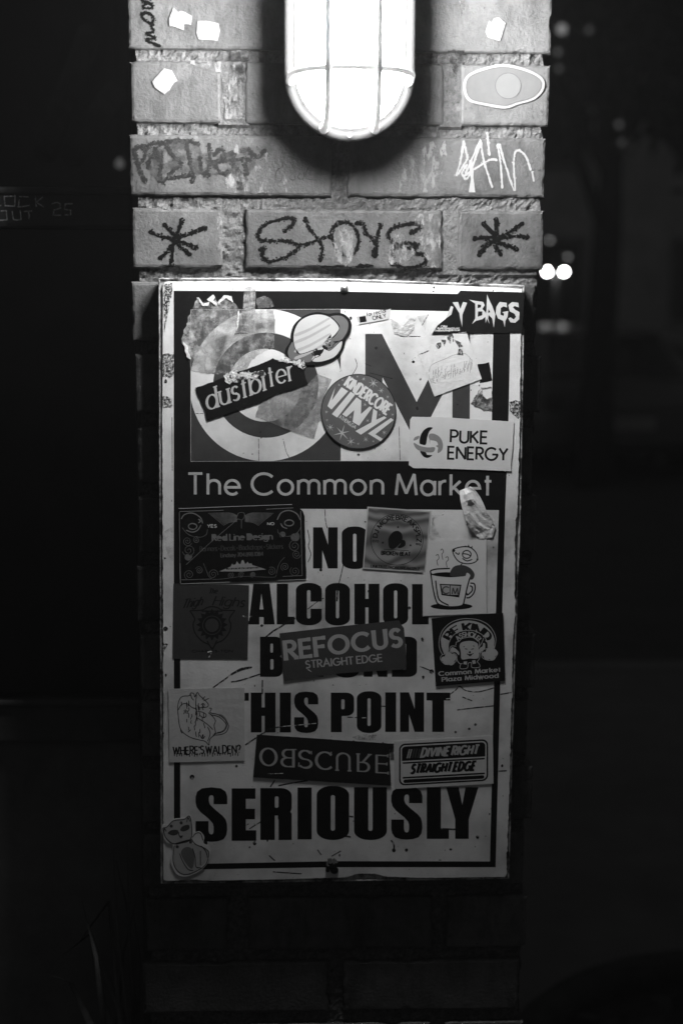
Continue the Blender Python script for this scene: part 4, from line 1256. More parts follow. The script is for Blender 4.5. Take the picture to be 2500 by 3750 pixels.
# walden
rt, pr = sticker('rat_sticker', 'grey white square sticker with an ink drawing of a curled rat, lower left', rag(ZI([(160, 258), (742, 248), (744, 808), (168, 822)]), .8, 12, 4), 1, mat('aged_paper', .5, .55, .08, 90, .0003, 200))
rat = [[(470, 690), (440, 660), (400, 650), (330, 630), (270, 590), (245, 540), (235, 460), (232, 390), (245, 340), (270, 315), (320, 310), (330, 290), (355, 295), (362, 320), (382, 285), (400, 310), (440, 345), (465, 375), (460, 395), (430, 400), (385, 405)],
       [(470, 405), (490, 410), (480, 440), (540, 455), (590, 490), (620, 540), (600, 590), (550, 610), (500, 610)], [(480, 455), (540, 470), (580, 500), (605, 540), (585, 580), (540, 595), (510, 600)],
       [(470, 690), (480, 640), (520, 600), (510, 540), (520, 500), (490, 460), (465, 440)], [(375, 300), (370, 380), (380, 450), (365, 520)], [(235, 420), (260, 380), (300, 370), (340, 400), (375, 410)],
       [(385, 430), (430, 440), (450, 460), (430, 480), (400, 460)], [(380, 480), (430, 510), (470, 540), (500, 570)], [(430, 350), (470, 330)], [(420, 340), (440, 315)], [(330, 300), (340, 330), (355, 345)],
       [(410, 380), (425, 370), (440, 385)], [(400, 610), (420, 640), (440, 620)], [(460, 550), (480, 600), (460, 660)], [(310, 590), (330, 570)], [(430, 520), (440, 560)]]
rnd = random.Random(3)
for i in range(34):
    x, y = rnd.uniform(255, 450), rnd.uniform(340, 610)
    rat.append([(x, y), (x + rnd.uniform(-5, 5), y + rnd.uniform(12, 26)), (x + rnd.uniform(-9, 9), y + rnd.uniform(26, 42))])
pr('ink_line', lines(ZI, rat, 3.0), [], ink)
rings_ = [[(540 + 76 * math.cos(t / 9) * 1.0 - 4, 530 + 76 * math.sin(t / 9) - 6), (540 + 64 * math.cos(t / 9) - 4, 530 + 64 * math.sin(t / 9) - 6)] for t in range(-12, 15)]
pr('tail_line', lines(ZI, rings_, 2.0, False), [], ink, 2)
drip = []
for i in range(26):
    x = 205 + i * 19.5
    drip.append([(x, 750), (x + rnd.uniform(-2, 2), 762 + rnd.uniform(0, 18))])
pr('lettering', text("WHERE'S", ZI, (198, 762), (432, 755), 58, 11, 9, gap=.2, bounce=.05) + text('WALDEN?', ZI, (448, 756), (712, 748), 58, 11, 9, gap=.2, bounce=.05), [], ink)
pr('drip', lines(ZI, drip, 3.4, False), [], ink, 2)

# obscure
rt, pr = sticker('black_strip_sticker', 'long black sticker with scrambled serif letters reading OBSCURE, above SERIOUSLY', rag(ZO([(112, 88), (160, 90), (700, 125), (1520, 182), (1470, 240), (1478, 400), (1488, 612), (76, 525)]), .8, 12, 8), 2, mat('dull_black', .011, .5, .3, 60))
ob = mat('obscure_letter', .36, .5, .06, 60)
def single(ch, x0, x1, yb, yt, wv, wh, sf, mirx=False, miry=False, slope=.068):
    w, st = GL[ch]
    def f(gx, gy):
        u = gx / w
        if mirx: u = 1 - u
        if miry: gy = 1 - gy
        x = x0 + (x1 - x0) * u
        return ZO(x, yb + (yt - yb) * gy + slope * (x - x0) - .05 * 0)
    return glyph_polys(st, f, wv * ZO.s, wh * ZO.s, sf)
lp = single('O', 152, 312, 400, 224, 30, 14, 0, slope=.05) + single('B', 368, 488, 412, 238, 28, 12, 0, mirx=True, slope=.05) + stroke(ZO([(448, 412), (500, 420)]), 12 * ZO.s) + stroke(ZO([(455, 240), (520, 240)]), 12 * ZO.s) \
    + single('S', 545, 672, 425, 248, 28, 14, 0, slope=.05) + single('C', 722, 880, 438, 262, 30, 14, .0, slope=.05) + single('U', 935, 1062, 452, 275, 24, 14, .1, miry=True, slope=.05) \
    + single('R', 1150, 1265, 462, 285, 26, 12, .1, miry=True, slope=.05) + single('E', 1340, 1458, 476, 298, 26, 12, .1, slope=.05) + stroke(ZO([(875, 262), (873, 300)]), 10 * ZO.s) + stroke(ZO([(672, 255), (673, 290)]), 10 * ZO.s) + stroke(ZO([(545, 372), (540, 418)]), 10 * ZO.s)
pr('lettering', lp, [], ob)

# divine right
rt, pr = sticker('racing_sticker', 'pale sticker with a rounded double frame reading DIVINE RIGHT STRAIGHT EDGE, lower right', ZJ([(400, 660), (1158, 616), (1163, 985), (405, 1025)]), 1, mat('pale_sticker', .58, .5, .05, 60))
def dv(x, y):   # sheared, tilted box
    return ZJ(x, y)
def rr_tilt(x0, y0, x1, y1, r):
    return ZJ([(x, y - (x - 440) * .055) for x, y in rrect(x0, y0, x1, y1, r)])
pr('frame_line', [rr_tilt(440, 680, 1122, 1000, 45)], [rr_tilt(452, 692, 1110, 988, 36)], ink)
pr('frame_line', [rr_tilt(462, 702, 1100, 812, 28), rr_tilt(462, 740, 1100, 812, 1)], [rr_tilt(400, 812, 1200, 900, 1)], ink)
pr('frame_line', [rr_tilt(468, 822, 1096, 834, 1), rr_tilt(468, 935, 1096, 948, 1), rr_tilt(474, 955, 1092, 982, 12)], [], ink)
pr('lettering', text('DIVINE RIGHT', ZJ, (608, 780), (1038, 754), 66, 17, 14, up=(18, -66), gap=.3, space=.3), [], pale_ink, 2)
pr('stripe', [ZJ([(x, 790), (x + 9, 790), (x + 27, 720), (x + 18, 720)]) for x in (498, 514)], [], pale_ink, 2)
pr('stripe', [ZJ([(x, 787), (x + 12, 787), (x + 28, 716), (x + 16, 716)]) for x in (536, 556, 578)], [], dkgrey, 2)
pr('lettering', text('STRAIGHT EDGE', ZJ, (530, 905), (1015, 880), 66, 21, 17, up=(18, -66), gap=.3, space=.24), [], ink, 2)
scrap('paper_scrap', 'dark scuffed paper remnant between the black strip and the racing style sticker', rag(ZJ([(372, 690), (400, 680), (402, 800), (372, 805)]), 3, 5, 3), -1, mat('dark_paper', .03, .7, .5, 200, v2=.15))
scrap('glue_residue', 'thin outlined smudge of old glue under the word POINT', rag(ZJ([(80, 625), (170, 605), (268, 610), (262, 648), (120, 650)]), 2, 5, 6), -1, mat('faint_glue', .3, .7, .2, 100, alpha=(200, .4, .6, .5)), 'residue')

# cat
catp = smooth(ZK([(108, 160), (125, 145), (165, 150), (200, 105), (280, 95), (320, 68), (342, 105), (350, 165), (360, 205), (400, 200), (435, 240), (430, 290), (470, 310), (485, 350), (465, 430), (430, 480), (370, 520), (290, 545), (225, 530), (190, 470), (178, 420), (195, 310), (150, 285), (125, 250), (118, 210)]), 4, True)
LCt = lambda x, y: .0003 + .0018 * max(0, min(1, (math.hypot(x - 683, y - 3110) - 95) / 60)) ** 2
rt, pr = sticker('cat_sticker', 'die cut sticker of a sitting cat wearing dark glasses, lower left corner of the sign', catp, 2, mat('cat_paper', .6, .45, .06, 90, 0, 200, .5))
body = smooth(ZK([(118, 175), (150, 165), (200, 118), (280, 108), (315, 82), (332, 110), (340, 190), (335, 250), (300, 280), (370, 300), (440, 330), (470, 360), (450, 430), (400, 480), (340, 520), (270, 528), (220, 490), (195, 420), (205, 310), (170, 280), (135, 240)]), 4, True)
pr('coat', [body], [], mat('cat_grey', .36, .5, .1, 90))
pr('belly', [smooth(ZK([(255, 370), (275, 330), (315, 320), (350, 345), (360, 400), (350, 470), (330, 485), (290, 440)]), 3, True)], [], midgrey, 2)
pr('glasses', [smooth(ZK([(155, 215), (185, 190), (230, 190), (235, 215), (200, 232)]), 3, True), smooth(ZK([(250, 190), (270, 160), (315, 150), (320, 180), (280, 200)]), 3, True), ZK([(215, 290), (300, 265), (345, 258), (340, 268), (300, 285), (220, 302)])] +
   [circ(*ZK(a, b), 6, n=8) for a, b in ((182, 160), (258, 135), (228, 318), (330, 282))], [], dkgrey, 3)
pr('ink_line', lines(ZK, [[(118, 175), (150, 165), (200, 118), (280, 108), (315, 82), (332, 110), (340, 190), (335, 250), (300, 280)], [(118, 175), (135, 240), (170, 280), (205, 295), (260, 285), (300, 270)], [(205, 310), (195, 420), (220, 490), (270, 528), (340, 520), (440, 460), (470, 370), (440, 330), (370, 300), (340, 265)],
                          [(245, 370), (270, 430), (310, 490), (350, 500)], [(345, 330), (365, 400), (370, 470), (410, 480)], [(405, 350), (405, 460)], [(238, 205), (245, 235), (270, 235)], [(245, 235), (258, 250), (265, 232)], [(345, 245), (370, 215), (405, 215), (425, 270)], [(410, 310), (445, 350), (460, 400)],
                          [(125, 205), (130, 180), (145, 200)], [(300, 130), (310, 95), (325, 125)]], 2.8), [], ink, 4)

# ================================================================== marks and scraps on the bricks
PM = .0004
def mk(name, pos, neg, m, k=0):
    if name in ('pale_streak', 'pale_wash', 'soot'):
        for j, p_ in enumerate(pos):
            flat(name, [p_], neg, PM + k * .00008 + j * .00001, m, pillar)
        return
    return flat(name, pos, neg, PM + k * .00008, m, pillar)
M_paint = mat('black_spray', .003, .7, .3, 100, 0, 200, .05, alpha=(330, .36, .44))
M_marker = mat('black_marker', .003, .6, .2, 100, 0, 10, .05)
M_wash = mat('washed_marker', .006, .6, .3, 90, alpha=(230, .3, .5, .95))
M_wash2 = mat('faint_marker', .03, .6, .3, 90, alpha=(90, .42, .62, .7))
M_tag = mat('white_paint_marker', .24, .5, .08, 100)
M_smear = mat('pale_streak', .17, .7, .25, 120, .0006, 350, .2, alpha=(150, .44, .60), stretch=(1, 1, .45))
M_soot = mat('dark_grime_patch', .015, .9, .3, 90, alpha=(170, .42, .66))
M_lite = mat('thin_pale_wash', .17, .7, .2, 120, .0005, 350, .2, alpha=(120, .45, .75, .4), stretch=(1, 1, .5))
# white paper scraps
M_scrap = mat('torn_white_paper', .22, .6, .12, 80, .0012, 130)
for lab, tr, p, cr_ in (
    ('crinkled torn white paper scrap on the top left brick, nearer its corner', ZA, [(410, 45), (440, 75), (460, 65), (528, 98), (522, 155), (500, 150), (478, 150), (475, 188), (400, 162), (385, 165), (381, 120)], [[(430, 90), (445, 130), (480, 150)], [(440, 80), (500, 110)]]),
    ('squarish torn white paper scrap on the top left brick, nearer the lamp', ZA, [(565, 130), (620, 130), (697, 145), (706, 195), (690, 258), (660, 252), (570, 247), (555, 205)], [[(590, 135), (615, 175)]]),
    ('six sided white paper scrap alone on the second brick from the top at the left', ZA, [(350, 432), (400, 448), (436, 512), (412, 525), (385, 570), (352, 598), (290, 555), (274, 518)], [[(345, 440), (350, 595)], [(280, 520), (410, 522)]]),
    ('torn white paper scrap on the top right brick beside the lamp', ZB, [(1028, 128), (1045, 140), (1060, 112), (1090, 108), (1134, 145), (1098, 258), (1020, 235), (1004, 200)], [[(1060, 112), (1075, 130), (1045, 142)]])):
    q_ = rag(tr(p), .8, 9, len(p))
    cx = sum(a for a, b in q_) / len(q_); cy = sum(b for a, b in q_) / len(q_)
    rt = empty('paper_scrap', P(cx, cy, .0006), lab, 'paper scrap', 'torn paper scraps on the bricks')
    slab('backing', q_, .0013, .0005, M_scrap, rt)
    flat('crease', lines(tr, cr_, 1.6, False), [], .00145, midgrey, rt)
# plain die cut sticker (its character left out)
oval = smooth(ZB([(860, 500), (900, 468), (1010, 468), (1060, 420), (1130, 402), (1200, 425), (1250, 460), (1370, 480), (1385, 520), (1320, 620), (1230, 640), (1160, 690), (1165, 750), (1110, 788), (1040, 770), (1030, 720), (1050, 660), (900, 655), (866, 620)]), 3, True)
oval = smooth(ZB([(862, 560), (885, 480), (990, 430), (1120, 405), (1260, 435), (1365, 490), (1380, 560), (1320, 630), (1210, 665), (1130, 690), (1000, 670), (895, 640)]), 5, True)
rt = empty('die_cut_sticker', P(*ZB(1120, 560), .0008), 'white edged oval sticker with a plain grey face, on the brick right of the lamp', 'sticker')
slab('backing', oval, .0014, .0005, M_scrap, rt)
cxo, cyo = ZB(1120, 550)
flat('print', [[(cxo + (x - cxo) * .92, cyo + (y - cyo) * .86) for x, y in oval]], [], .00155, mat('sticker_grey_face', .10, .5, .08, 60), rt)
flat('print', [circ(*ZB(1150, 545), 82 * .574, n=30)], [], .0017, mat('sticker_pale_face', .12, .5, .05, 60), rt)
flat('ink_line', stroke(circ(*ZB(1150, 545), 82 * .574, n=30), 1.6, True) + stroke([(cxo + (x - cxo) * .92, cyo + (y - cyo) * .86) for x, y in oval], 1.6, True), [], .00185, dkgrey, rt)

# writing
def spray(tr, ls, w, seed=1):
    rn = random.Random(seed)
    out = []
    for l in ls:
        q = smooth(tr(l), 7)
        for i in range(len(q) - 1):
            a, b = q[i], q[i + 1]
            t = i / max(1, len(q) - 2)
            ww = w * (.82 + .5 * noise.noise(Vector((a[0] * .09, a[1] * .09, seed))) + .28 * (abs(2 * t - 1) ** 3))
            L_ = math.hypot(b[0] - a[0], b[1] - a[1]) or 1
            nx, ny = -(b[1] - a[1]) / L_, (b[0] - a[0]) / L_
            h1, h2 = ww * rn.uniform(.38, .62), ww * rn.uniform(.38, .62)
            out.append([(a[0] + nx * h1, a[1] + ny * h1), (b[0] + nx * h1, b[1] + ny * h1), (b[0] - nx * h2, b[1] - ny * h2), (a[0] - nx * h2, a[1] - ny * h2)])
            if rn.random() < .8:
                r_ = rn.uniform(.12, .3) * w
                o = rn.choice((-1, 1)) * rn.uniform(.35, .72) * w
                out.append(circ(a[0] + nx * o, a[1] + ny * o, r_, n=6))
        for e in (q[0], q[-1]):
            out.append(rag(circ(e[0], e[1], w * .5, n=9), 1.5, 3, seed))
    return out


mk('marker_scrawl', spray(ZA, [[(200, -20), (215, 5), (255, 10), (210, 40), (262, 50), (275, 25), (235, 15)], [(205, 85), (225, 80), (265, 85), (285, 120), (270, 145), (230, 130), (205, 95), (225, 80)], [(282, 155), (265, 160), (285, 200), (232, 210), (298, 240), (232, 250), (322, 292)]], 10, 8), [], M_marker)
mk('white_tag', spray(ZB, [[(865, 900), (885, 980), (885, 1020), (818, 1120), (845, 1030), (865, 905)], [(885, 1050), (855, 1100), (870, 1130), (900, 1120), (975, 890), (880, 1100)],
                            [(975, 905), (990, 1000), (1010, 1080), (1048, 1190)], [(870, 1120), (960, 1060), (1040, 1015), (1075, 1020)], [(1083, 920), (1100, 1030), (1112, 1195)], [(1095, 920), (1120, 1010), (1190, 1215), (1185, 1050), (1195, 970), (1225, 960), (1265, 1000), (1292, 1080)],
                            [(1303, 1095), (1313, 1150)], [(1015, 845), (1022, 900), (1030, 985)]], 8, 7) + [ZB([(905, 1090), (930, 1090), (928, 1130), (940, 1225), (898, 1225), (912, 1140)]), ZB([(900, 1020), (920, 1015), (930, 1090), (905, 1110)])], [], M_tag)
mk('asterisk', spray(ZC, [[(262, 432), (330, 462), (420, 480)], [(352, 385), (400, 440), (440, 490)], [(465, 352), (440, 430), (410, 500), (400, 640)], [(615, 405), (520, 440), (430, 475)], [(420, 480), (500, 510), (560, 535)], [(400, 520), (360, 570), (322, 600)], [(440, 510), (480, 555), (515, 575)]], 15, 2)
   + [circ(*ZC(428, 490), 14, n=12)], [], M_paint)
mk('asterisk', spray(ZD, [[(990, 380), (1060, 450)], [(1072, 350), (1075, 430), (1060, 500), (1100, 575)], [(1240, 380), (1150, 440), (1080, 490)], [(1275, 465), (1180, 460), (1100, 470)], [(935, 480), (1000, 468), (1060, 470)], [(1080, 500), (1150, 520), (1205, 545)], [(1060, 490), (1000, 530), (965, 580)]], 16, 5)
   + [circ(*ZD(1075, 475), 18, n=12)], [], M_paint)
mk('sprayed_word', spray(ZC, [[(1115, 430), (1150, 400), (1182, 362), (1150, 345), (1080, 355), (1000, 385), (950, 440), (960, 480), (1040, 490), (1140, 490), (1200, 520), (1180, 560), (1110, 600), (1020, 620), (975, 585), (990, 535), (960, 545)],
                              [(1250, 345), (1270, 400), (1330, 480), (1360, 540), (1345, 615)], [(1200, 520), (1280, 505), (1350, 475), (1420, 462)],
                              [(1470, 370), (1420, 420), (1430, 500), (1490, 585), (1560, 570), (1590, 480), (1560, 400), (1510, 370), (1460, 375)]], 14, 3)
   + spray(ZD, [[(180, 380), (220, 375), (240, 430), (290, 490), (310, 540), (300, 590)], [(340, 385), (320, 440), (310, 500), (290, 580)],
                [(530, 440), (590, 400), (570, 375), (500, 385), (410, 410), (385, 450), (420, 510), (500, 535), (565, 530), (565, 510), (470, 510), (400, 570), (420, 590)], [(560, 570), (620, 580), (630, 620), (560, 655), (480, 660), (400, 630)]], 15, 4), [], M_paint)
mk('sprayed_word', [rag(ZC([(1320, 640), (1400, 650), (1460, 640), (1560, 655), (1600, 630), (1700, 650), (1640, 662), (1340, 662)]), 5, 4, 4)], [], M_paint, 1)
mk('old_scrawl', spray(ZG1, [[(60, 150), (100, 130), (130, 160), (120, 220), (80, 270), (50, 200), (55, 150)], [(60, 230), (90, 320), (130, 400)], [(150, 130), (200, 110), (270, 110), (350, 90), (450, 90), (530, 120)],
                               [(200, 150), (250, 240), (240, 330), (235, 395)], [(290, 130), (330, 200), (400, 270), (330, 320), (320, 370), (470, 350)], [(440, 110), (460, 230), (490, 350), (480, 400)], [(610, 120), (610, 240), (590, 355)],
                               [(150, 270), (180, 200), (230, 240)], [(260, 410), (310, 350)], [(540, 220), (560, 340), (610, 350)], [(650, 200), (700, 150), (720, 210), (660, 260), (700, 340), (760, 330)], [(740, 200), (800, 180), (790, 260), (840, 330)], [(850, 170), (900, 150), (930, 220), (880, 260), (900, 340)], [(930, 180), (990, 220), (1030, 165)], [(620, 250), (760, 240), (900, 230)]], 15, 9) + [circ(*ZG1(155, 290), 10, n=9), circ(*ZG1(250, 180), 8, n=9)], [], M_wash)
mk('old_scrawl', [rag(ZG1([(150, 130), (400, 80), (540, 110), (560, 180), (760, 180), (900, 130), (1040, 160), (960, 250), (900, 380), (760, 360), (540, 340), (330, 380), (220, 400), (150, 330)]), 10, 10, 4)], [], M_wash2, 1)
mk('faint_word', lines(ZG1, [[(1165, 250), (1160, 380), (1120, 390), (1120, 320), (1160, 290)], [(1240, 340), (1215, 370), (1250, 390), (1260, 350)], [(1300, 330), (1280, 370), (1320, 380), (1330, 330)], [(1360, 290), (1340, 370), (1430, 390)]], 4), [], M_wash2, 2)
# runs, smears and soot
sm = [ZG1([(750, 55), (890, 50), (880, 150), (850, 200), (770, 170)]), ZG1([(960, 240), (1060, 170), (1080, 300), (1055, 480), (940, 490)]), ZG1([(720, 380), (800, 310), (890, 330), (900, 480), (760, 490)]), ZG1([(1170, 240), (1200, 250), (1200, 480), (1175, 480)]),
      ZB([(450, 1020), (560, 960), (660, 900), (760, 890), (740, 1100), (720, 1220), (450, 1220)]), ZC([(680, 340), (720, 330), (718, 600), (690, 640)]), ZC([(1430, 420), (1540, 400), (1568, 600), (1500, 660), (1440, 600)]),
      ZD([(40, 400), (160, 400), (170, 600), (60, 600)]), ZD([(560, 320), (720, 320), (722, 660), (640, 660), (560, 400)]), ZD([(380, 500), (470, 440), (560, 560), (500, 640), (390, 640)]), ZA([(480, 380), (710, 390), (712, 460), (560, 420)]), ZA([(725, 500), (800, 400), (850, 560), (850, 760), (740, 760)]), ZB([(835, 0), (872, 0), (868, 60), (850, 110)])]
mk('pale_streak', [rag(p, 6, 8, i) for i, p in enumerate(sm)], [], M_smear, 2)
mk('pale_wash', [rag(ZG1([(20, 50), (300, 45), (560, 100), (740, 60), (760, 480), (20, 480)]), 6, 12, 2), rag(ZC([(880, 290), (1560, 290), (1560, 640), (900, 640)]), 6, 12, 3), rag(ZD([(0, 300), (730, 300), (730, 660), (0, 660)]), 6, 12, 4), rag(ZC([(150, 290), (725, 290), (720, 640), (160, 640)]), 6, 12, 5)], [], M_lite, -2)
mk('soot', [rag(ZA([(770, 330), (900, 320), (880, 420), (850, 560), (780, 520)]), 6, 8, 1), rag(ZB([(760, 320), (870, 315), (840, 400), (820, 480), (790, 440)]), 6, 8, 2), rag(ZG1([(790, 310), (900, 330), (900, 400), (860, 480), (830, 460)]), 6, 6, 3)], [], M_soot, 3)

# ================================================================== left: dark glazed partition beside the pillar
PY = .13
M_wood = mat('dark_painted_timber', .07, .6, .3, 8, .0006, 60, .25)
M_panel = mat('dark_board', .12, .6, .35, 5, .0006, 80, .2)
M_chalk = mat('scratched_chalk', .85, .8, .4, 200, alpha=(260, .34, .52))
M_pane = mat('dark_glass', .006, .12, .2, 3, 0, 10, .4)
b_ = M_pane.node_tree.nodes['Principled BSDF']; b_.inputs['Alpha'].default_value = .55
part = empty('glazed_partition', (-.8, PY, 0), 'dark timber partition with glass panes and a scratched middle rail, left of the pillar', 'partition')
zr = lambda py: P(200, py, -PY).z
XL, XR = -1.9, -.222
def bx(nm, x0, x1, y0, y1, z0, z1, m, par):
    s = MB(); s.box(x0, x1, y0, y1, z0, z1)
    o = s.build(nm, m, par)
    md = o.modifiers.new('bevel', 'BEVEL'); md.width = .004; md.segments = 2
    return o
bx('rail', XL, XR, PY, PY + .05, zr(832), zr(684), M_wood, part)
bx('rail', XL, XR, PY, PY + .05, zr(2722), zr(2575), M_wood, part)
bx('rail', XL, XR, PY, PY + .05, 2.3, 2.4, M_wood, part)
bx('rail', XL, XR, PY, PY + .05, .005, .12, M_wood, part)
bx('stile', XR - .0005, XR + .012, PY - .004, PY + .054, .005, 2.4, M_wood, part)
bx('stile', XL - .05, XL, PY - .002, PY + .052, .005, 2.4, M_wood, part)
bx('pane', XL, XR, PY + .022, PY + .028, zr(684), 2.3, M_pane, part)
bx('pane', XL, XR, PY + .022, PY + .028, zr(2575), zr(832), M_pane, part)
bx('bottom_panel', XL, XR, PY + .015, PY + .035, .12, zr(2722), M_panel, part)
for zz in (zr(684) - .004, zr(2575) + .001):
    bx('bead', XL, XR, PY - .006, PY - .0002, zz - .004, zz + .004, M_wood, part)
ck = [[(50, 125), (60, 235), (175, 242), (182, 120), (50, 125)], [(172, 100), (182, 125)], [(230, 125), (350, 130)], [(230, 160), (222, 240)], [(205, 250), (260, 248), (355, 232)], [(420, 120), (435, 250)], [(512, 132), (435, 195), (525, 252)],
      [(0, 235), (15, 235)], [(-60, 120), (-55, 235), (0, 240)], [(0, 410), (85, 405), (75, 290)], [(10, 300), (75, 295)], [(145, 300), (160, 400), (200, 408), (252, 402), (242, 290)], [(285, 305), (385, 298)], [(340, 305), (350, 350), (345, 405)],
      [(620, 215), (680, 195), (720, 212), (722, 265), (645, 290), (638, 350), (730, 350)], [(868, 212), (780, 215), (775, 280), (845, 290), (845, 345), (770, 345)]]
flat('scratched_writing', lines(ZT, ck, 4.5, False), [], -PY + .0006, M_chalk, part)
rod = mat('streak_rod', .25, .6, .2, 30)  # tilted poles added to imitate faint reflected streaks in the upper pane
for i, (a, b) in enumerate((((165, 560), (330, 120)), ((265, 570), (420, 330)))):
    s = MB(); s.tube([far(a[0], a[1], 2.3), far(b[0], b[1], 2.5)], .02, 10)
    o = s.build('leaning_pole', rod, None, True)
    tag(o, ('longer' if i == 0 else 'shorter') + ' pale pole added behind the upper left glass pane for a reflected streak', 'pole', 'poles added for reflected streaks in the glass')
bl = empty('pendant_bulb', far(438, 598, 3.4), 'small dim bulb seen through the glass just left of the pillar', 'bulb')
s = MB(); s.lathe(tuple(bl.location), [(.0005, -.012), (.008, -.009), (.011, 0), (.008, .009), (.0005, .014)], 12)
s.build('bulb', emit('dim_bulb', .8, .3), bl, True)
s = MB(); s.tube([bl.location + Vector((0, 0, .013)), bl.location + Vector((0, 0, 1.2))], .0015, 6)
s.build('cord', M_wood, bl)
inn = MB(); inn.box(-3, -.22, 4.0, 4.2, 0, 4.5)
tag(inn.build('room_wall', mat('inner_wall', .2, .8, .2, 4)), kind='structure')
fw = MB(); fw.box(-12, -1.96, .1, .3, .01, 3.2)
tag(fw.build('side_wall', mat('side_wall_paint', .05, .8, .2, 4)), 'plain dark wall running off to the left of the glazed partition', 'wall')

# grass at the foot of the partition
gr = empty('grass_clump', (-.36, .06, 0), 'tall clump of long thin grass blades growing at the left foot of the pillar', 'grass')
M_gr = mat('dry_grass', .07, .6, .3, 20)
rnd = random.Random(4)
tips = [((470, 3750), (430, 3400), (415, 3110)), ((490, 3750), (470, 3350), (425, 3150)), ((500, 3750), (475, 3450), (465, 3080)), ((430, 3750), (450, 3500), (500, 3300)), ((460, 3750), (330, 3420), (200, 3520)), ((440, 3750), (400, 3300), (225, 3540)),
        ((380, 3750), (350, 3500), (300, 3300)), ((330, 3750), (260, 3600), (150, 3560)), ((505, 3750), (510, 3500), (490, 3350)), ((410, 3750), (360, 3600), (330, 3450))]
for t_ in tips:
    a, b, c = [P(x, y, -rnd.uniform(.02, .09)) for x, y in t_]
    a0 = Vector((a.x * .6 - .36 * .4, .06 + rnd.uniform(-.04, .04), 0.002))
    pts = [a0, a0.lerp(a, .5) + Vector((.01, 0, 0)), a, b, c]
    w = rnd.uniform(.002, .0045)
    vs, fs = [], []
    for i, p in enumerate(pts):
        ww = w * (1 - (i / 4) ** 3) + .0003
        vs += [p + Vector((-ww, 0, 0)), p + Vector((0, -ww * .5, 0)), p + Vector((ww, 0, 0))]
    for i in range(4):
        for k in range(2):
            fs.append((i * 3 + k, i * 3 + k + 1, i * 3 + k + 4, i * 3 + k + 3))
    mesh_obj('blade', vs, fs, M_gr, gr, True)

# ================================================================== right: the street at night, out of focus
M_dark = mat('dark_metal', .04, .5, .2, 10)
M_lit = emit('street_globe', .8, 70.0)
M_lit2 = emit('far_street_lamp', .8, 1.4)
# twin globe post
tw = far(2034, 995, 20.0)
post = empty('twin_globe_lamp', (tw.x, tw.y, 0), 'bright twin globe street lamp showing just past the right edge of the pillar', 'street lamp')
s = MB(); s.tube([(tw.x, tw.y, .01), (tw.x, tw.y, .5), (tw.x, tw.y, tw.z + .12)], [.08, .05, .035], 12); s.build('post', M_dark, post, True)
s = MB(); s.tube([(tw.x - .13, tw.y, tw.z - .03), (tw.x, tw.y, tw.z - .09), (tw.x + .13, tw.y, tw.z - .03)], .02, 8); s.build('arm', M_dark, post, True)
for sx in (-.118, .118):
    s = MB(); s.lathe((tw.x + sx, tw.y, tw.z), [(.01, -.034)] + [(.03 * math.sin(math.pi * i / 10), -.03 * math.cos(math.pi * i / 10)) for i in range(1, 10)] + [(.001, .03)], 16)
    s.build('globe', M_lit, post, True)
# farther lamps
for i, (px, py, dist, r, lab) in enumerate(((2078, 942, 24, .022, 'dim far street lamp just above and right of the bright twin globes'), (2012, 880, 25, .024, 'dim far street lamp half hidden by the pillar edge above the twin globes'),
                                            (2208, 1008, 23.5, .035, 'lone dim street lamp to the right of the twin globes'))):
    p = far(px, py, dist)
    o = empty('street_lamp', (p.x, p.y, 0), lab, 'street lamp', 'dim street lamps down the road')
    s = MB(); s.tube([(p.x, p.y, .01), (p.x, p.y, p.z)], [.05, .02], 8); s.build('post', M_dark, o)
    s = MB(); s.lathe(tuple(p), [(.02, -r)] + [(r * math.sin(math.pi * k / 8), -r * math.cos(math.pi * k / 8)) for k in range(1, 8)] + [(.001, r)], 12); s.build('lamp_head', M_lit2, o, True)
# festoon of bulbs under the tree
fe = [(2056, 105, 9.5, .030, .25, 'brightest hanging bulb beside the top right brick'), (2156, 108, 11, .02, .07, 'dim hanging bulb right of the brightest one'), (2042, 188, 10, .02, .09, 'dim hanging bulb just below the brightest one'),
      (2046, 250, 10.5, .02, .07, 'faintest hanging bulb close to the pillar edge'), (2266, 455, 12, .022, .09, 'upper of two hanging bulbs out to the right'), (2276, 520, 12, .022, .06, 'lower of two hanging bulbs out to the right')]
for px, py, dist, r, st, lab in fe:
    p = far(px, py, dist)
    o = empty('hanging_bulb', p, lab, 'bulb', 'bulbs hanging in the trees')
    s = MB(); s.lathe(tuple(p), [(.006, -r)] + [(r * math.sin(math.pi * k / 8), -r * math.cos(math.pi * k / 8)) for k in range(1, 8)] + [(.001, r)], 12); s.build('bulb', emit('bulb_glow', .3, st), o, True)
    s = MB(); s.tube([p + Vector((0, 0, r)), p + Vector((.02, 0, 1.6 + px * .0003))], .003, 6); s.build('cord', M_dark, o)

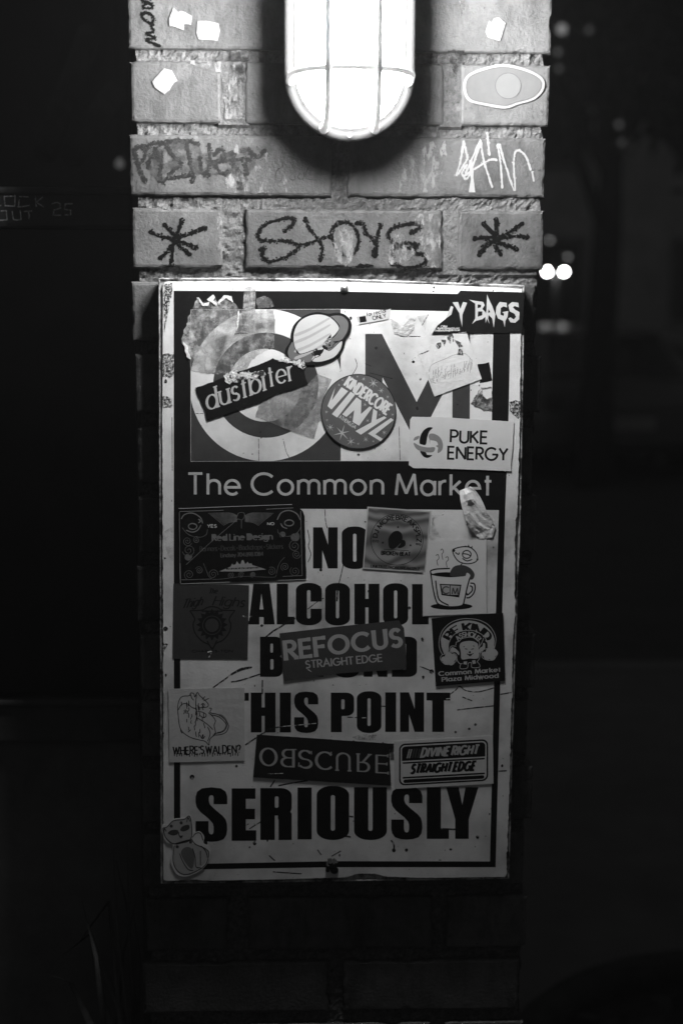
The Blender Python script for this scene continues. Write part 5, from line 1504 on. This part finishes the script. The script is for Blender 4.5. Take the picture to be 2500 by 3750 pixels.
# parked cars
M_car = mat('pale_car_paint', .13, .3, .05, 3, 0, 10, .5, coat=.6)
M_car2 = mat('dark_car_paint', .06, .3, .05, 3, 0, 10, .5, coat=.6)
M_tyre = mat('tyre_rubber', .02, .8, .1, 30)
M_wind = mat('car_window', .01, .08, .1, 3, 0, 10, .5)
def car(cx, cy, m, lab, rot):
    o = empty('parked_car', (0, 0, 0), lab, 'car', 'cars parked along the kerb')
    def lofted(nm, secs, mm, par=o):
        vs, fs = [], []
        n = len(secs[0])
        for s_ in secs: vs += s_
        for i in range(len(secs) - 1):
            for k in range(n):
                a, b = i * n + k, i * n + (k + 1) % n
                fs.append((a, b, b + n, a + n))
        fs.append(tuple(range(n))[::-1]); fs.append(tuple(range((len(secs) - 1) * n, len(secs) * n)))
        ob = mesh_obj(nm, vs, fs, mm, par)
        md = ob.modifiers.new('bevel', 'BEVEL'); md.width = .03; md.segments = 2
        return ob
    def sec(y, z0, z1, w, wt):
        return [(-w, y, z0), (w, y, z0), (w * 1.02, y, (z0 + z1) / 2), (wt, y, z1), (-wt, y, z1), (-w * 1.02, y, (z0 + z1) / 2)]
    lofted('body', [sec(-2.2, .35, .75, .78, .74), sec(-2.05, .25, .92, .86, .8), sec(-1.2, .22, .95, .88, .84), sec(.9, .22, .93, .88, .84), sec(1.9, .25, .8, .86, .78), sec(2.15, .35, .65, .76, .7)], m)
    lofted('cabin', [sec(-1.75, .93, .96, .76, .74), sec(-1.15, .94, 1.40, .76, .60), sec(.1, .94, 1.44, .76, .6), sec(.95, .93, .96, .76, .74)], m)
    mesh_obj('rear_window', [(-.66, -1.74, .99), (.66, -1.74, .99), (.56, -1.24, 1.35), (-.56, -1.24, 1.35)], [(0, 1, 2, 3)], M_wind, o)
    mesh_obj('windscreen', [(-.66, .92, 1.0), (.66, .92, 1.0), (.56, .2, 1.42), (-.56, .2, 1.42)], [(3, 2, 1, 0)], M_wind, o)
    for sx in (-1, 1):
        mesh_obj('side_window', [(sx * .772, -1.2, 1.0), (sx * .772, .55, 1.0), (sx * .66, .1, 1.36), (sx * .66, -1.0, 1.34)], [(0, 1, 2, 3)], M_wind, o)
        s = MB(); s.box(sx * .72 - .08, sx * .72 + .08, -2.22, -2.1, .66, .80); s.build('tail_light', mat('tail_lens', .08, .2, .1), o)
        for wy in (-1.35, 1.35):
            w_ = empty('wheel', (sx * .82, wy, .31)); w_.parent = o
            s = MB(); s.tube([(sx * .82 - .1, wy, .31), (sx * .82 + .1, wy, .31)], .31, 20); s.build('tyre', M_tyre, w_)
            s = MB(); s.tube([(sx * .82 - .105, wy, .31), (sx * .82 + .105, wy, .31)], .19, 16); s.build('rim', mat('alloy', .4, .3, .1, metal=.6), w_)
    s = MB(); s.box(-.26, .26, -2.235, -2.2, .48, .60); s.build('number_plate', mat('plate', .4, .5, .05), o)
    o.location = (cx, cy, .012); o.rotation_euler = (0, 0, rot)
    return o
c1 = far(2085, 1400, 15.5); c2 = far(2620, 1400, 19)
car(c1.x, c1.y, M_car, 'parked car seen from behind, right of the pillar under the lamps', .06)
car(c2.x, c2.y, M_car2, 'second parked car farther off at the right edge', .06)

# building across the road
M_wall = mat('far_facade', .4, .85, .25, 1.5)
M_trim = mat('far_trim', .2, .8, .1, 2)
bd = empty('brick_building', (10, 27, 0), 'long low dark building across the street behind the lamps', 'building')
s = MB(); s.box(-14, 34, 27, 36, .01, 10.5); s.build('wall', M_wall, bd)
s = MB(); s.box(-14.3, 34.3, 26.7, 27 - .002, 10.0, 10.8); s.build('cornice', M_trim, bd)
fr_ = MB(); fr_.box(-.75, .75, -.06, 0, -.9, .9)
for fl, zc in ((0, 2.0), (1, 5.2), (2, 8.4)):
    for i in range(14):
        x = -11 + i * 3.2
        w = empty('window', (x, 27, zc)); w.parent = bd; w.location = Vector((x, 27, zc)) - Vector(bd.location)
        s = MB(); s.box(x - .75, x + .75, 26.93, 26.995, zc - .95, zc - .85); s.box(x - .75, x + .75, 26.93, 26.995, zc + .85, zc + .95); s.box(x - .75, x - .66, 26.93, 26.995, zc - .85, zc + .85); s.box(x + .66, x + .75, 26.93, 26.995, zc - .85, zc + .85)
        s.f = s.f; 
        def rel(mbb, nm, mm):
            org = Vector((x, 27, zc))
            me = bpy.data.meshes.new(nm); me.from_pydata([tuple(v - org) for v in mbb.v], [], mbb.f); me.materials.append(mm)
            ob = bpy.data.objects.new(nm, me); C.objects.link(ob); ob.parent = w
        rel(s, 'frame', M_trim)
        s2 = MB(); s2.box(x - .66, x + .66, 26.97, 26.99, zc - .85, zc + .85)
        rel(s2, 'pane', M_wind)

# street trees
M_bark = mat('bark', .04, .9, .3, 12, .01, 30)
M_leaf = mat('leaves', .04, .6, .4, 3)
def tree(x, y, h, r, lab, seed, lean=0):
    rn = random.Random(seed)
    o = empty('street_tree', (x, y, 0), lab, 'tree', 'street trees')
    top = Vector((x + lean, y, h * .62))
    s = MB(); s.tube([(x, y, .01), (x + lean * .2, y, h * .2), (x + lean * .6, y, h * .42), tuple(top)], [.2, .15, .13, .07], 12)
    for i in range(7):
        a = rn.uniform(0, 6.28); l_ = rn.uniform(.5, .95) * r
        b0 = Vector((x + lean * .6, y, h * rn.uniform(.4, .6)))
        s.tube([b0, b0 + Vector((math.cos(a) * l_ * .5, math.sin(a) * l_ * .5, h * .12)), b0 + Vector((math.cos(a) * l_, math.sin(a) * l_, h * rn.uniform(.15, .35)))], [.07, .045, .012], 7)
    s.build('trunk', M_bark, o, True)
    cl = [(Vector((x + lean + rn.gauss(0, r * .5), y + rn.gauss(0, r * .5), h * rn.uniform(.55, .98))), rn.uniform(.3, .6) * r * .7) for _ in range(22)]
    vs, fs = [], []
    for i in range(5200):
        c_, q_ = rn.choice(cl)
        p = c_ + Vector((rn.gauss(0, 1), rn.gauss(0, 1), rn.gauss(0, .7))) * q_ * .55
        u = Vector((rn.gauss(0, 1), rn.gauss(0, 1), rn.gauss(0, 1))).normalized() * .09
        v = u.cross(Vector((rn.gauss(0, 1), rn.gauss(0, 1), rn.gauss(0, 1)))).normalized() * .05
        k = len(vs); vs += [p - u, p + v, p + u, p - v]; fs.append((k, k + 1, k + 2, k + 3))
    cr_ = mesh_obj('crown', vs, fs, M_leaf, o); cr_['kind'] = 'stuff'
t1 = far(2185, 1300, 13.0); t2 = far(2420, 1300, 18.5); t3 = far(1900, 1250, 23)
tree(t1.x, t1.y, 5.6, 1.9, 'nearest street tree, its dark trunk right of the twin globe lamp', 3, .1)
tree(t2.x + .6, t2.y, 7.5, 2.6, 'bigger street tree at the right edge of the view', 9)
tree(t3.x, t3.y, 8.5, 2.8, 'far street tree mostly hidden behind the pillar', 12)

# kerbs, joints and a round planter on the pavement
M_kerb = mat('kerb_stone', .16, .85, .2, 6)
s = MB(); s.box(-3, 12, 4.5, 4.62, .004, .13); tag(s.build('kerb', M_kerb), kind='structure')
s = MB(); s.box(-3, 40, 21.85, 22, .004, .13); tag(s.build('far_kerb', M_kerb), kind='structure')
pc = far(2330, 3700, 4.1)
pl = empty('round_planter', (.85, .97, .12), 'low round concrete planter filled with small leaves at the lower right', 'planter')
s = MB(); s.lathe((.85, .97, .122), [(.50, 0), (.52, .10), (.52, .16), (.50, .18), (.45, .18), (.44, .15), (.44, .12)], 48); s.build('rim', mat('dark_concrete', .045, .9, .3, 20, .002, 80), pl, True)
s = MB(); s.lathe((.85, .97, .122), [(.445, .13), (.3, .14), (.001, .145)], 32); s.build('soil', mat('soil', .03, .9, .3, 20), pl)
rn = random.Random(8)
vs, fs = [], []
for i in range(500):
    a, r_ = rn.uniform(0, 6.28), .42 * math.sqrt(rn.random())
    p = Vector((.85 + r_ * math.cos(a), .97 + r_ * math.sin(a), .20 + rn.uniform(0, .08)))
    u = Vector((rn.gauss(0, 1), rn.gauss(0, 1), rn.gauss(0, .5))).normalized() * .035
    v = u.cross(Vector((rn.gauss(0, .4), rn.gauss(0, .4), 1))).normalized() * .016
    k = len(vs); vs += [p - u, p + v, p + u, p - v]; fs.append((k, k + 1, k + 2, k + 3))
mesh_obj('foliage', vs, fs, M_leaf, pl)['kind'] = 'stuff'

# bollard lights added to give the vague blurred spots of low light
for px, py, dist, r, st, lab in ((2030, 1240, 15, .05, .055, 'wide low light added beside the pillar edge for a blurred light spot'), (2195, 1242, 16, .045, .04, 'middle one of the added dim low bollard lights'), (2405, 1266, 15, .04, .03, 'rightmost of the added dim low bollard lights')):
    p = far(px, py, dist)
    o = empty('glow_bollard', (p.x, p.y, 0), lab, 'bollard light', 'low bollard lights added for blurred light spots')
    s = MB(); s.tube([(p.x, p.y, .01), (p.x, p.y, p.z - r)], .05, 10); s.build('post', M_dark, o)
    s = MB(); s.lathe(tuple(p), [(.05, -r), (.055 * (1.8 if px < 2100 else 1), -r * .8), (.055 * (1.8 if px < 2100 else 1), r * .8), (.05, r), (.001, r * 1.1)], 12); s.build('lamp_head', emit('blob_glow', .2, st), o)

# thin mist added to imitate lens bloom round the lamp
hz = MB(); hz.box(-55, 70, -12, 60, -1, 12.5)
hm = bpy.data.materials.new('haze'); hm.use_nodes = True
nt = hm.node_tree; nt.nodes.remove(nt.nodes['Principled BSDF'])
pv_ = nt.nodes.new('ShaderNodeVolumePrincipled'); pv_.inputs['Density'].default_value = BLOOM_HAZE; pv_.inputs['Color'].default_value = (.9, .9, .9, 1); pv_.inputs['Anisotropy'].default_value = .3
nt.links.new(pv_.outputs[0], nt.nodes['Material Output'].inputs['Volume'])
tag(hz.build('haze', hm), kind='stuff')
